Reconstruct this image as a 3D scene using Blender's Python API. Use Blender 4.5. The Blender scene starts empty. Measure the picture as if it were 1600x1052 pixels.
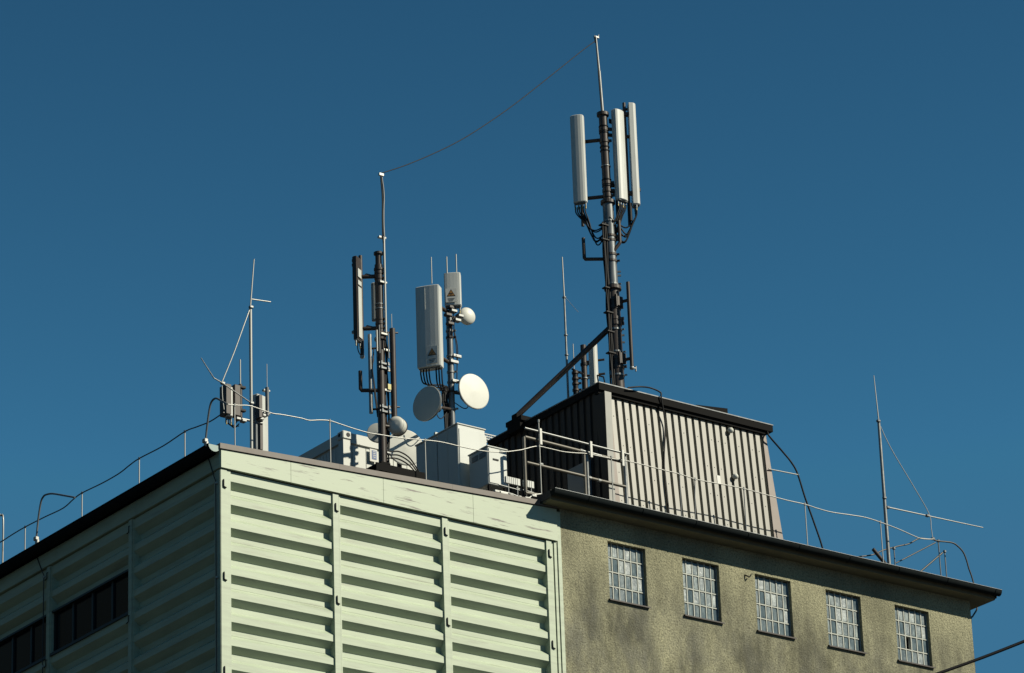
import bpy, math, random
from mathutils import Vector, Matrix
random.seed(7)
R = math.radians
S = bpy.context.scene
COL = S.collection
PI = math.pi

# ---------------------------------------------------------------- camera
FPX, YAW, PITCH, ROLL = 6269.27, 0.644438, 0.3974918, -0.03530743
CAMP = Vector((-32.65735, -51.45126, -23.19589))
_fw = Vector((math.sin(YAW)*math.cos(PITCH), math.cos(YAW)*math.cos(PITCH), math.sin(PITCH)))
_r0 = Vector((math.cos(YAW), -math.sin(YAW), 0)); _u0 = _r0.cross(_fw)
_rt = _r0*math.cos(ROLL)+_u0*math.sin(ROLL); _up = -_r0*math.sin(ROLL)+_u0*math.cos(ROLL)
cd = bpy.data.cameras.new('camera'); cam = bpy.data.objects.new('camera', cd); COL.objects.link(cam)
cd.sensor_fit = 'HORIZONTAL'; cd.sensor_width = 36; cd.lens = 36*FPX/1600; cd.clip_start = .5; cd.clip_end = 4000
M3 = Matrix((_rt, _up, -_fw)).transposed()
cam.matrix_world = Matrix.Translation(CAMP) @ M3.to_4x4()
S.camera = cam

# ---------------------------------------------------------------- sky, sun, exposure
SUN = Vector((.26, -.37, .35)).normalized()            # towards the sun
SUN_EL = math.asin(SUN.z); SUN_AZ = math.atan2(SUN.x, SUN.y)
W = bpy.data.worlds.new('World'); S.world = W; W.use_nodes = True
wn, wl = W.node_tree.nodes, W.node_tree.links
bg = wn['Background']
sky = wn.new('ShaderNodeTexSky'); sky.sky_type = 'NISHITA'; sky.sun_disc = False
sky.sun_elevation = SUN_EL; sky.sun_rotation = SUN_AZ
sky.altitude = 1500; sky.air_density = 1.0; sky.dust_density = 0.0; sky.ozone_density = 3.0
def wmix(kind, a, col):
    n = wn.new('ShaderNodeMix'); n.data_type = 'RGBA'; n.blend_type = kind; n.inputs[0].default_value = 1
    wl.new(a, n.inputs[6]); n.inputs[7].default_value = (*col, 1); return n.outputs[2]
gm = wn.new('ShaderNodeGamma'); gm.inputs[1].default_value = 2.6       # deep polarised-looking sky: steeper towards the zenith
wl.new(wmix('MULTIPLY', sky.outputs[0], (1/.95, 1/1.69, 1/3.2)), gm.inputs[0])
wl.new(wmix('DARKEN', wmix('MULTIPLY', gm.outputs[0], (.215, .94, 1.82)), (.33, 1.25, 2.25)), bg.inputs[0])
bg.inputs[1].default_value = .10
sd = bpy.data.lights.new('sun', 'SUN'); sun = bpy.data.objects.new('sun', sd); COL.objects.link(sun)
sd.energy = 5.0; sd.angle = R(.53); sd.color = (1, .94, .77)
sun.rotation_euler = SUN.to_track_quat('Z', 'Y').to_euler(); sun.location = SUN*60
S.view_settings.view_transform = 'Standard'; S.view_settings.look = 'None'
S.view_settings.exposure = 0.4; S.view_settings.gamma = 1

# ---------------------------------------------------------------- helpers
def at(u, v, y=None, x=None, z=None):
    """point of the place seen at photo pixel (u, v) on the plane y=, x= or z="""
    d = _fw+_rt*((u-800)/FPX)-_up*((v-526)/FPX)
    if y is not None: t = (y-CAMP.y)/d.y
    elif x is not None: t = (x-CAMP.x)/d.x
    else: t = (z-CAMP.z)/d.z
    return CAMP+d*t

def at_plane(u, v, p, n):
    d = _fw+_rt*((u-800)/FPX)-_up*((v-526)/FPX)
    return CAMP+d*((Vector(p)-CAMP).dot(n)/d.dot(n))
class MB:
    """collects shapes in world coordinates, builds ONE mesh object"""
    def __init__(s): s.v = []; s.f = []; s.sm = []; s.mi = []; s.m = 0
    def add(s, vs, fs, smooth=False):
        o = len(s.v); s.v += [Vector(p) for p in vs]
        for f in fs: s.f.append([i+o for i in f]); s.sm.append(smooth); s.mi.append(s.m)
        return s
    def quad(s, *p): return s.add(p, [tuple(range(len(p)))])
    def box(s, a, b):
        (x0, y0, z0), (x1, y1, z1) = a, b
        x0, x1 = min(x0, x1), max(x0, x1); y0, y1 = min(y0, y1), max(y0, y1); z0, z1 = min(z0, z1), max(z0, z1)
        vs = [(x0,y0,z0),(x1,y0,z0),(x1,y1,z0),(x0,y1,z0),(x0,y0,z1),(x1,y0,z1),(x1,y1,z1),(x0,y1,z1)]
        return s.add(vs, [(0,3,2,1),(4,5,6,7),(0,1,5,4),(1,2,6,5),(2,3,7,6),(3,0,4,7)])
    def obox(s, c, lx, ly, lz, w, d, h, ch=.0):
        """oriented box centred at c; axes lx ly lz; optional chamfer of the vertical edges and ends"""
        c = Vector(c)
        if ch <= 0:
            vs = [c+lx*(i*w/2)+ly*(j*d/2)+lz*(k*h/2) for k in (-1,1) for i, j in ((-1,-1),(1,-1),(1,1),(-1,1))]
            return s.add(vs, [(0,3,2,1),(4,5,6,7),(0,1,5,4),(1,2,6,5),(2,3,7,6),(3,0,4,7)])
        prof = [(-w/2+ch,-d/2),(w/2-ch,-d/2),(w/2,-d/2+ch),(w/2,d/2-ch),(w/2-ch,d/2),(-w/2+ch,d/2),(-w/2,d/2-ch),(-w/2,-d/2+ch)]
        return s.prism(c, lx, ly, lz, prof, -h/2, h/2, ch)
    def prism(s, c, lx, ly, lz, prof, z0, z1, ch=0, smooth=False):
        n = len(prof); rings = []
        k = .0
        if ch > 0:
            mx = max(max(abs(a), abs(b)) for a, b in prof); k = 1-ch/mx
            rings = [(z0, k), (z0+ch, 1), (z1-ch, 1), (z1, k)]
        else: rings = [(z0, 1), (z1, 1)]
        vs = [Vector(c)+lx*(a*q)+ly*(b*q)+lz*z for z, q in rings for a, b in prof]
        fs = []
        for r in range(len(rings)-1):
            for i in range(n):
                j = (i+1) % n; fs.append((r*n+i, r*n+j, r*n+n+j, r*n+n+i))
        s.add(vs, fs, smooth)
        s.add(vs[:n], [tuple(reversed(range(n)))]); s.add(vs[-n:], [tuple(range(n))])
        return s
    def tube(s, pts, r, n=10, cap=True, r1=None):
        pts = [Vector(p) for p in pts]; m = len(pts)
        T = []
        for i in range(m):
            t = (pts[min(i+1, m-1)]-pts[max(i-1, 0)])
            T.append(t.normalized() if t.length > 1e-9 else Vector((0,0,1)))
        a = T[0].orthogonal().normalized(); vs = []
        for i in range(m):
            a = (a-T[i]*a.dot(T[i]))
            a = a.normalized() if a.length > 1e-6 else T[i].orthogonal().normalized()
            b = T[i].cross(a); rr = r if r1 is None else r+(r1-r)*i/max(1, m-1)
            vs += [pts[i]+a*(rr*math.cos(2*PI*k/n))+b*(rr*math.sin(2*PI*k/n)) for k in range(n)]
        fs = [(i*n+k, i*n+(k+1) % n, (i+1)*n+(k+1) % n, (i+1)*n+k) for i in range(m-1) for k in range(n)]
        s.add(vs, fs, True)
        if cap: s.add(vs[:n], [tuple(reversed(range(n)))]); s.add(vs[-n:], [tuple(range(n))])
        return s
    def lathe(s, c, ax, prof, n=24, smooth=True):
        """prof: (radius, height along ax)"""
        ax = Vector(ax).normalized(); a = ax.orthogonal().normalized(); b = ax.cross(a); c = Vector(c); vs = []
        for r, h in prof:
            vs += [c+ax*h+a*(r*math.cos(2*PI*k/n))+b*(r*math.sin(2*PI*k/n)) for k in range(n)]
        fs = [(i*n+k, i*n+(k+1) % n, (i+1)*n+(k+1) % n, (i+1)*n+k) for i in range(len(prof)-1) for k in range(n)]
        s.add(vs, fs, smooth)
        s.add(vs[:n], [tuple(reversed(range(n)))]); s.add(vs[-n:], [tuple(range(n))])
        return s
    def build(s, name, mat, parent=None, **kw):
        base = Vector((0,0,0)); p = parent
        while p is not None: base += p.location; p = p.parent
        if parent is None and 'loc' in kw: loc = Vector(kw.pop('loc'))
        else: loc = Vector((0,0,0))
        me = bpy.data.meshes.new(name)
        me.from_pydata([v-base-loc for v in s.v], [], s.f)
        for i, p in enumerate(me.polygons): p.use_smooth = s.sm[i]; p.material_index = s.mi[i]
        for m in (mat if isinstance(mat, (list, tuple)) else [mat]): me.materials.append(m)
        o = bpy.data.objects.new(name, me); COL.objects.link(o); o.location = loc
        if parent is not None: o.parent = parent
        tag(o, **kw); me.update()
        return o

def tag(o, label=None, cat=None, group=None, kind=None):
    if label: o['label'] = label
    if cat: o['category'] = cat
    if group: o['group'] = group
    if kind: o['kind'] = kind
    return o
def thing(name, loc, label, cat, group=None):
    o = bpy.data.objects.new(name, None); COL.objects.link(o); o.location = Vector(loc)
    o.empty_display_size = .2
    return tag(o, label, cat, group)
def smooth(pts, k=6):
    pts = [Vector(p) for p in pts]
    if len(pts) < 3: return pts
    out = []; P = [2*pts[0]-pts[1]]+pts+[2*pts[-1]-pts[-2]]
    for i in range(1, len(P)-2):
        a, b, c, d = P[i-1:i+3]
        for j in range(k):
            t = j/k
            out.append(.5*((2*b)+(c-a)*t+(2*a-5*b+4*c-d)*t*t+(3*b-a-3*c+d)*t*t*t))
    out.append(pts[-1]); return out
def V(*a): return Vector(a)
X, Y, Z = V(1,0,0), V(0,1,0), V(0,0,1)

# ---------------------------------------------------------------- materials
KA = .64      # darkens base colours overall so shade renders deeper against the sun
def mat(name, col, rough=.6, metal=0, spec=.5, var=.0, vscale=6, stretch=(1,1,1), bump=0, bscale=80, dirt=None, dscale=2, damt=.5, dstretch=(1,1,1), dlo=.5, dhi=.7):
    col = tuple(c*KA for c in col); dirt = tuple(c*KA for c in dirt) if dirt else None
    m = bpy.data.materials.new(name); m.use_nodes = True; nt = m.node_tree; N, L = nt.nodes, nt.links
    p = N['Principled BSDF']; p.inputs['Roughness'].default_value = rough; p.inputs['Metallic'].default_value = metal
    p.inputs['Specular IOR Level'].default_value = spec
    geo = N.new('ShaderNodeNewGeometry')
    def noise(sc, st, det=6, ro=.6):
        mp = N.new('ShaderNodeMapping'); mp.inputs['Scale'].default_value = st; L.new(geo.outputs['Position'], mp.inputs[0])
        n = N.new('ShaderNodeTexNoise'); n.inputs['Scale'].default_value = sc; n.inputs['Detail'].default_value = det; n.inputs['Roughness'].default_value = ro
        L.new(mp.outputs[0], n.inputs[0]); return n
    c = None
    rgb = N.new('ShaderNodeRGB'); rgb.outputs[0].default_value = (*col, 1); c = rgb.outputs[0]
    if var:
        n = noise(vscale, stretch); mr = N.new('ShaderNodeMapRange'); mr.inputs[1].default_value = .3; mr.inputs[2].default_value = .7
        mr.inputs[3].default_value = 1-var; mr.inputs[4].default_value = 1+var*.6; L.new(n.outputs[0], mr.inputs[0])
        mx = N.new('ShaderNodeVectorMath'); mx.operation = 'SCALE'; L.new(c, mx.inputs[0]); L.new(mr.outputs[0], mx.inputs['Scale']); c = mx.outputs[0]
        rr = N.new('ShaderNodeMapRange'); rr.inputs[3].default_value = max(.05, rough-.12); rr.inputs[4].default_value = min(1, rough+.12)
        L.new(n.outputs[0], rr.inputs[0]); L.new(rr.outputs[0], p.inputs['Roughness'])
    if dirt:
        n = noise(dscale, dstretch, 10, .65); mr = N.new('ShaderNodeMapRange'); mr.inputs[1].default_value = dlo; mr.inputs[2].default_value = dhi
        mr.inputs[3].default_value = 0; mr.inputs[4].default_value = damt; L.new(n.outputs[0], mr.inputs[0])
        mx = N.new('ShaderNodeMix'); mx.data_type = 'RGBA'; L.new(mr.outputs[0], mx.inputs[0]); L.new(c, mx.inputs[6]); mx.inputs[7].default_value = (*dirt, 1); c = mx.outputs[2]
    L.new(c, p.inputs['Base Color'])
    if bump:
        n = noise(bscale, (1,1,1), 8, .7); b = N.new('ShaderNodeBump'); b.inputs['Strength'].default_value = bump; b.inputs['Distance'].default_value = .02
        L.new(n.outputs[0], b.inputs['Height']); L.new(b.outputs[0], p.inputs['Normal'])
    return m

GREEN = mat('pale_green_paint', (.55, .635, .463), .5, var=.17, vscale=3, stretch=(.3, .35, 3.3), dirt=(.30, .29, .23), dscale=2.2, dstretch=(.4,.35,6), damt=.65, dlo=.555, dhi=.74, bump=.12, bscale=2.2)
GREENF = mat('scuffed_green_paint', (.56, .64, .47), .5, var=.07, vscale=3, stretch=(.35, .35, 3), dirt=(.15, .13, .11), dscale=3.0, dstretch=(.5,.5,5.5), damt=.95, dlo=.565, dhi=.65)
COPING = mat('brown_coping_metal', (.17, .14, .115), .55, var=.15, vscale=5)
DARKMET = mat('dark_roof_metal', (.016, .0155, .015), .8, spec=.05, var=.2, vscale=4)
GUTTER = mat('dark_gutter_metal', (.014, .019, .02), .8, spec=.05, var=.2, vscale=5)
GUTG = mat('green_gutter_end', (.30, .42, .38), .5)
RENDER = None
CAB = mat('white_cabinet_paint', (.72, .745, .69), .45, var=.04, vscale=2, dirt=(.5,.48,.4), dscale=1.5, dstretch=(3,3,.6), damt=.25, dlo=.5, dhi=.8)
RADOME = mat('white_radome_plastic', (.71, .725, .675), .45, var=.05, vscale=4, stretch=(3,3,.5), dirt=(.42,.41,.36), dscale=5, dstretch=(2,2,.5), damt=.3, dlo=.5, dhi=.8)
DISHW = mat('white_dish_paint', (.82, .82, .73), .5, var=.04, vscale=4, dirt=(.5,.5,.42), dscale=3, damt=.15)
STEELD = mat('weathered_brown_steel', (.062, .048, .04), .45, spec=.35, var=.3, vscale=9, stretch=(1,1,.4), dirt=(.10,.06,.04), dscale=9, damt=.5)
BLACK = mat('black_rubber', (.012, .012, .013), .55, spec=.2)
GALV = mat('galvanised_steel', (.32, .33, .32), .42, metal=.5, var=.2, vscale=14)
GALVP = mat('grey_galvanised_pole', (.20, .215, .22), .4, metal=.35, var=.25, vscale=9, stretch=(1,1,.35))
ALU = mat('pale_aluminium_wire', (.50, .50, .46), .4, metal=.3)
WIRED = mat('dark_weathered_wire', (.045, .045, .04), .5)
OLIVE = mat('olive_grey_pipe', (.16, .145, .115), .5, metal=.2, var=.2, vscale=10)
SHEET = mat('brown_grey_sheet_metal', (.30, .288, .236), .42, var=.12, vscale=2.5, stretch=(4,1,.5), dirt=(.2,.18,.15), dscale=3, dstretch=(5,1,.5), damt=.4, dlo=.5, dhi=.8)
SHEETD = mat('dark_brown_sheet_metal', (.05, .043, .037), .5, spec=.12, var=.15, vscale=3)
TRIM = mat('brown_corner_trim', (.20, .145, .11), .5, var=.15, vscale=3)
FLASH = mat('zinc_flashing', (.33, .33, .30), .5, metal=.1, var=.2, vscale=4)
CONT = mat('white_container_paint', (.70, .715, .65), .5, var=.05, vscale=2)
BRASS = mat('brass_connector', (.55, .45, .22), .35, metal=.7)
SOFFIT = mat('olive_soffit', (.20, .18, .11), .8, var=.15, vscale=4)
GLASSD = mat('dark_window_glass', (.006, .009, .016), .12, spec=.25)
FRAMED = mat('dark_window_frame', (.02, .026, .026), .5)
SIGNW = mat('sign_white', (.70, .70, .64), .5); SIGNY = mat('sign_amber', (.42, .21, .05), .5); SIGNB = mat('sign_black', (.015,.013,.012), .5); SIGNBL = mat('sign_blue', (.05,.12,.33), .5)
YELLOW = mat('yellow_tag', (.7, .62, .2), .5)
MORTAR = mat('pale_mortar', (.64, .66, .59), .8, var=.2, vscale=30)
ROOFF = mat('bitumen_roof', (.06, .058, .055), .85, var=.2, vscale=2)
DOORG = mat('grey_blue_door_paint', (.16, .19, .21), .45, var=.1, vscale=3)
RUST = mat('red_brown_board', (.30, .15, .10), .7, var=.2, vscale=8)
SHADEBANK = mat('shade_bank_dark', (.017, .028, .021), .95, var=.5, vscale=.6)  # dark colour of the added, unseen bank that shades the left wall
GROUND = mat('ground_asphalt', (.036, .042, .044), .95, var=.4, vscale=.3)

def render_mat():
    m = bpy.data.materials.new('rough_cast_render'); m.use_nodes = True; N, L = m.node_tree.nodes, m.node_tree.links
    p = N['Principled BSDF']; p.inputs['Roughness'].default_value = .95; p.inputs['Specular IOR Level'].default_value = .15
    g = N.new('ShaderNodeNewGeometry')
    def noise(sc, st, det=8, ro=.6):
        mp = N.new('ShaderNodeMapping'); mp.inputs['Scale'].default_value = st; L.new(g.outputs['Position'], mp.inputs[0])
        n = N.new('ShaderNodeTexNoise'); n.inputs['Scale'].default_value = sc; n.inputs['Detail'].default_value = det; n.inputs['Roughness'].default_value = ro
        L.new(mp.outputs[0], n.inputs[0]); return n.outputs[0]
    def ramp(src, lo, hi, a, b):
        r = N.new('ShaderNodeMapRange'); r.inputs[1].default_value = lo; r.inputs[2].default_value = hi; r.inputs[3].default_value = a; r.inputs[4].default_value = b
        L.new(src, r.inputs[0]); return r.outputs[0]
    def mix(f, a, b):
        x = N.new('ShaderNodeMix'); x.data_type = 'RGBA'; L.new(f, x.inputs[0])
        for s, c in ((6, a), (7, b)):
            if isinstance(c, tuple): x.inputs[s].default_value = (*[q*KA for q in c], 1)
            else: L.new(c, x.inputs[s])
        return x.outputs[2]
    base = mix(ramp(noise(1.3, (1,1,.35), 10, .7), .40, .62, 0, 1), (.58, .555, .36), (.44, .425, .28))
    sp0 = N.new('ShaderNodeSeparateXYZ'); L.new(g.outputs['Position'], sp0.inputs[0])
    gmul = N.new('ShaderNodeMath'); gmul.operation = 'MULTIPLY'; L.new(ramp(sp0.outputs[2], .55, -.9, .35, 1), gmul.inputs[0])
    L.new(ramp(noise(1.1, (1.2,1,.5), 12, .75), .43, .60, 0, .95), gmul.inputs[1])
    grime = mix(gmul.outputs[0], base, (.155, .15, .105))
    # grey bloom low on the wall between the windows
    sep = N.new('ShaderNodeSeparateXYZ'); L.new(g.outputs['Position'], sep.inputs[0])
    low = ramp(sep.outputs[2], .2, -1.6, 0, 1)
    mul = N.new('ShaderNodeMath'); mul.operation = 'MULTIPLY'; L.new(low, mul.inputs[0]); L.new(ramp(noise(1.7, (1,1,.5), 12, .7), .42, .62, 0, .65), mul.inputs[1])
    c2 = mix(mul.outputs[0], grime, (.24, .24, .215))
    speck = mix(ramp(noise(30, (1,1,1), 5, .75), .46, .64, 0, .8), c2, (.13, .125, .085))
    L.new(speck, p.inputs['Base Color'])
    b = N.new('ShaderNodeBump'); b.inputs['Strength'].default_value = 1; b.inputs['Distance'].default_value = .032
    L.new(noise(26, (1,1,1), 6, .75), b.inputs['Height']); L.new(b.outputs[0], p.inputs['Normal'])
    return m
RENDER = render_mat()

def block_mat():
    m = bpy.data.materials.new('glass_block'); m.use_nodes = True; N, L = m.node_tree.nodes, m.node_tree.links
    p = N['Principled BSDF']; g = N.new('ShaderNodeNewGeometry'); p.inputs['IOR'].default_value = 1.6; p.inputs['Specular IOR Level'].default_value = .7
    mp = N.new('ShaderNodeMapping'); mp.inputs['Scale'].default_value = (11, 4, 4.5); L.new(g.outputs['Position'], mp.inputs[0])
    n = N.new('ShaderNodeTexNoise'); n.inputs['Scale'].default_value = 1.6; n.inputs['Detail'].default_value = 5; L.new(mp.outputs[0], n.inputs[0])
    r = N.new('ShaderNodeValToRGB'); e = r.color_ramp.elements
    e[0].position = .30; e[0].color = (.065, .09, .10, 1); e[1].position = .82; e[1].color = (.25, .30, .29, 1)
    el = e.new(.52); el.color = (.115, .148, .155, 1)
    ad = N.new('ShaderNodeMath'); ad.operation = 'ADD'; L.new(n.outputs[0], ad.inputs[0])
    sc = N.new('ShaderNodeMapRange'); sc.inputs[3].default_value = -.12; sc.inputs[4].default_value = .10; L.new(g.outputs['Random Per Island'], sc.inputs[0]); L.new(sc.outputs[0], ad.inputs[1])
    L.new(ad.outputs[0], r.inputs[0]); L.new(r.outputs[0], p.inputs['Base Color'])
    rr = N.new('ShaderNodeMapRange'); rr.inputs[3].default_value = .1; rr.inputs[4].default_value = .45; L.new(g.outputs['Random Per Island'], rr.inputs[0]); L.new(rr.outputs[0], p.inputs['Roughness'])
    b = N.new('ShaderNodeBump'); b.inputs['Strength'].default_value = .4; b.inputs['Distance'].default_value = .02; L.new(n.outputs[0], b.inputs['Height']); L.new(b.outputs[0], p.inputs['Normal'])
    return m
BLOCK = block_mat()

# ================================================================ SETTING
GZ = -24.8
MB().quad((-900,-900,GZ),(900,-900,GZ),(900,900,GZ),(-900,900,GZ)).build('ground', GROUND, kind='structure')
# unseen steep bank, added to keep the building's left wall in deep shade
m = MB(); NX, NY = 14, 30; vs = []
for j in range(NY+1):
    for i in range(NX+1):
        y = -1+60*j/NY; t = i/NX; e = math.sin(PI*min(1, max(0, j/NY*1.0)))**.35
        h = 47*min(1, (t*5)**.5)*e if t > 0 else 0
        vs.append((-12-40*t+random.uniform(-.6,.6), y, GZ-.05+h+(random.uniform(-2.2,2.2) if t > 0 and e > .1 else 0)))
m.add(vs, [(j*(NX+1)+i+1, j*(NX+1)+i, (j+1)*(NX+1)+i, (j+1)*(NX+1)+i+1) for j in range(NY) for i in range(NX)])
m.build('shade_bank', SHADEBANK, kind='structure')

# ================================================================ green clad building
XE = 6.90; YD = 16.0; BOT = GZ
def ztop(x): return .505+.0405*x            # top of the sloping front fascia
gb = thing('clad_building', (0,0,GZ), 'tall building clad in pale green horizontally ribbed metal panels, beside the rough grey concrete building', 'building')
MB().box((.24,.24,BOT), (XE-.02,YD,.30)).build('wall', GREEN, gb)
# roof: a shed roof rising to the right
m = MB()
m.add([(-.02,.10,.52),(XE-.46,.10,ztop(XE-.46)+.02),(XE-.46,YD,ztop(XE-.46)+.02),(-.02,YD,.52)], [(0,1,2,3)])
m.add([(-.02,.10,.44),(XE-.46,.10,ztop(XE-.46)-.06),(XE-.46,YD,ztop(XE-.46)-.06),(-.02,YD,.44)], [(3,2,1,0)])
m.box((-.20,.02,.553),(-.021,YD,.562))
m.add([(-.02,.10,.52),(-.02,YD,.52),(-.02,YD,.44),(-.02,.10,.44)], [(0,1,2,3)])
m.build('roof', ROOFF, gb)
# ribbed cladding: profile per 0.4 m: front flat .11, underside .073, recess .10, outward slope .124
def rib_profile(ztopp, zbot, f=.03, r=.145):
    P = [(f, ztopp)]; k = 0
    z = 0.0
    while z > ztopp: z -= .4
    while z > zbot:
        for dz, d in ((0, f), (-.098, r), (-.195, r), (-.29, f)):
            if z+dz < ztopp and z+dz > zbot: P.append((d, z+dz))
        z -= .4
    P.append((P[-1][0], zbot)); return P
def front_panel(x0, x1, zt, zb):
    P = rib_profile(zt, zb); vs = []; n = len(P)
    for x in (x0, x1): vs += [(x, d, z) for d, z in P]
    m = MB(); m.add(vs, [(i, i+1, n+i+1, n+i) for i in range(n-1)])
    for i in range(4):                       # thin sheet laps
        pass
    z = -.187
    while z > zb:
        m.box((x0, .1425, z-.004), (x1, .15, z+.004)); z -= .8
    return m
colx = [(.01,.165), (2.192,2.347), (4.401,4.556), (6.585,6.735)]
for i in range(3):
    front_panel(colx[i][1], colx[i+1][0], .168, BOT).build('ribbed_panel', GREEN, gb)
def strip_front(x0, x1):
    m = MB(); w = x1-x0
    m.box((x0, 0, BOT), (x0+w*.73, .20, .172))
    m.box((x0+w*.84, .022, BOT), (x1, .2, .172))
    return m
for x0, x1 in colx: strip_front(x0, x1).build('cover_strip', GREEN, gb)
MB().box((6.752,.004,BOT), (6.805,.2,.176)).build('cover_strip', GREEN, gb)
MB().box((6.822,-.012,BOT), (6.895,.2,.735)).build('corner_profile', GREEN, gb)
def hook(p, dx):
    m = MB(); p = Vector(p)
    m.tube(smooth([p+V(0,-.004,.085), p+V(0,-.014,.08), p+V(0,-.014,-.02), p+V(.012,-.014,-.035), p+V(.05,-.014,-.045)], 3), .012, 6)
    return m
for ci, zs in enumerate([(350.5,758,352,903), (526.5,795.5,527.5,940), (696,833,699,974), (858.5,867,865,1010)]):
    p = at(zs[0], zs[1], y=0); q = at(zs[2], zs[3], y=0); st = q.z-p.z; xc = colx[ci][0]+.045
    for k in range(14):
        hook((xc, 0, p.z+st*k), 1).build('hook', BLACK, gb)
# front fascia in sheets, sloping top
fx = [-.004] + [at(u, v, y=0).x for u, v in ((453,740), (597.5,770), (738,800))] + [6.812]
m = MB()
for a, b in zip(fx[:-1], fx[1:]):
    a2, b2 = a+.003, b-.003
    m.add([(a2,-.03,.188),(b2,-.03,.188),(b2,-.03,ztop(b2)-.012),(a2,-.03,ztop(a2)-.012),(a2,.2,.188),(b2,.2,.188),(b2,.2,ztop(b2)-.012),(a2,.2,ztop(a2)-.012)],
          [(0,1,2,3),(5,4,7,6),(4,0,3,7),(1,5,6,2),(3,2,6,7),(4,5,1,0)])
m.build('fascia', GREENF, gb)
# coping over the front
def cop(a, b, h, dz=0):
    m = MB(); za, zb = ztop(a)+dz, ztop(b)+dz
    vs = [(a,-.055,za),(b,-.055,zb),(b,.22,zb),(a,.22,za),(a,-.055,za+h),(b,-.055,zb+h),(b,.22,zb+h),(a,.22,za+h)]
    return m.add(vs, [(0,3,2,1),(4,5,6,7),(0,1,5,4),(1,2,6,5),(2,3,7,6),(3,0,4,7)])
m = MB()
for a, b in ((-.035, 2.3), (2.302, 4.6), (4.602, 6.44)):
    k = cop(a, b, .092); m.add(k.v, k.f)
k = cop(6.442, 6.81, .022); m.add(k.v, k.f)
m.build('coping', COPING, gb)
# ---- left wall (x = 0 plane, runs away in +y)
lc = [(2.735,2.865), (5.449,5.58), (8.163,8.29), (10.877,11.005), (13.59,13.72)]
ys = [(.14, lc[0][0])]+[(lc[i][1], lc[i+1][0]) for i in range(4)]
def left_panel(y0, y1, zt, zb):
    P = rib_profile(zt, zb); n = len(P); vs = []
    for y in (y1, y0): vs += [(d, y, z) for d, z in P]
    m = MB(); m.add(vs, [(i, i+1, n+i+1, n+i) for i in range(n-1)])
    z = -.187
    while z > zb:
        if z < zt: m.box((.1425, y0, z-.004), (.15, y1, z+.004))
        z -= .8
    return m
MB().box((.001,.008,BOT), (.2,.135,.168)).build('cover_strip', GREEN, gb)
for i, (a, b) in enumerate(ys):
    if i == 0: left_panel(a, b, .168, BOT).build('ribbed_panel', GREEN, gb)
    else:
        left_panel(a, b, .168, -.655).build('ribbed_panel', GREEN, gb)
        left_panel(a, b, -1.44, BOT).build('ribbed_panel', GREEN, gb)
        w = thing('window', (.06, (a+b)/2, -1.44), None, None); w.parent = gb; w.location = V(.06,(a+b)/2,-1.44)-gb.location
        bpy.data.objects.remove(w)
        fr = MB()
        fr.box((.03,a,-.69),(.23,b,-.655)).box((.0,a,-1.475),(.23,b,-1.425))
        n = 4
        for k in range(n+1):
            yy = a+(b-a)*k/n; fr.box((.075,max(a,yy-.025),-1.425),(.15,min(b,yy+.025),-.69))
        fo = fr.build('window', FRAMED, gb)
        for k in range(n):
            y0 = a+(b-a)*k/n+.025; y1 = a+(b-a)*(k+1)/n-.025
            MB().box((.105+.004*(k % 2), y0, -1.425), (.12+.004*(k % 2), y1, -.69)).build('pane', GLASSD, fo)
for a, b in lc:
    m = MB(); w = b-a
    m.box((0, b-w*.78, BOT), (.2, b, .172)).box((.018, a, BOT), (.2, a+w*.16, .172))
    m.build('cover_strip', GREEN, gb)
    for k in range(8):
        p = V(-.0, (a+b)/2+.01, -.02-1.58*k); h = MB()
        h.tube([p+V(-.012,0,.08), p+V(-.03,0,.075), p+V(-.03,0,-.03), p+V(-.03,.06,-.045)], .0095, 6); h.build('hook', BLACK, gb)
m = MB()
for a, b in ((.0,2.6),(2.606,5.2),(5.206,7.8),(7.806,10.4),(10.406,YD)): m.box((-.02,a,.186),(.2,b,.50))
m.build('fascia', GREEN, gb)
# half-round gutter along the left eave
m = MB(); n = 12; r = .108; gx, gz = -.128, .548
vs = []
for y in (-.02, YD):
    vs += [(gx+r*math.cos(PI+PI*k/n), y, gz+r*1.0*math.sin(PI+PI*k/n)) for k in range(n+1)]
    vs += [(gx+(r-.008)*math.cos(2*PI-PI*k/n), y, gz+(r-.008)*math.sin(2*PI-PI*k/n)) for k in range(n+1)]
q = 2*n+2
m.add(vs, [(i, (i+1) % q, q+(i+1) % q, q+i) for i in range(q)], False)
m.tube([(gx-r, -.02, gz), (gx-r, YD, gz)], .014, 8)
for y in [1.2*k+.5 for k in range(12)]:
    m.tube([(gx+r*1.04*math.cos(PI+PI*k/8), y, gz+r*1.04*math.sin(PI+PI*k/8)) for k in range(9)], .012, 5)
gut = m.build('gutter', GUTTER, gb)
m = MB(); m.m = 0
vs = [(gx+(r+.006)*math.cos(PI+PI*k/n), -.026, gz+(r+.006)*math.sin(PI+PI*k/n)) for k in range(n+1)]
vs2 = [(p[0], -.012, p[2]) for p in vs]; k = len(vs)
m.add(vs+vs2, [tuple(range(k)), tuple(reversed(range(k, 2*k)))]+[(i+1, i, k+i, k+i+1) for i in range(k-1)]+[(0, k-1, 2*k-1, k)])
m.build('end_cap', GUTG, gut)

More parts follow.
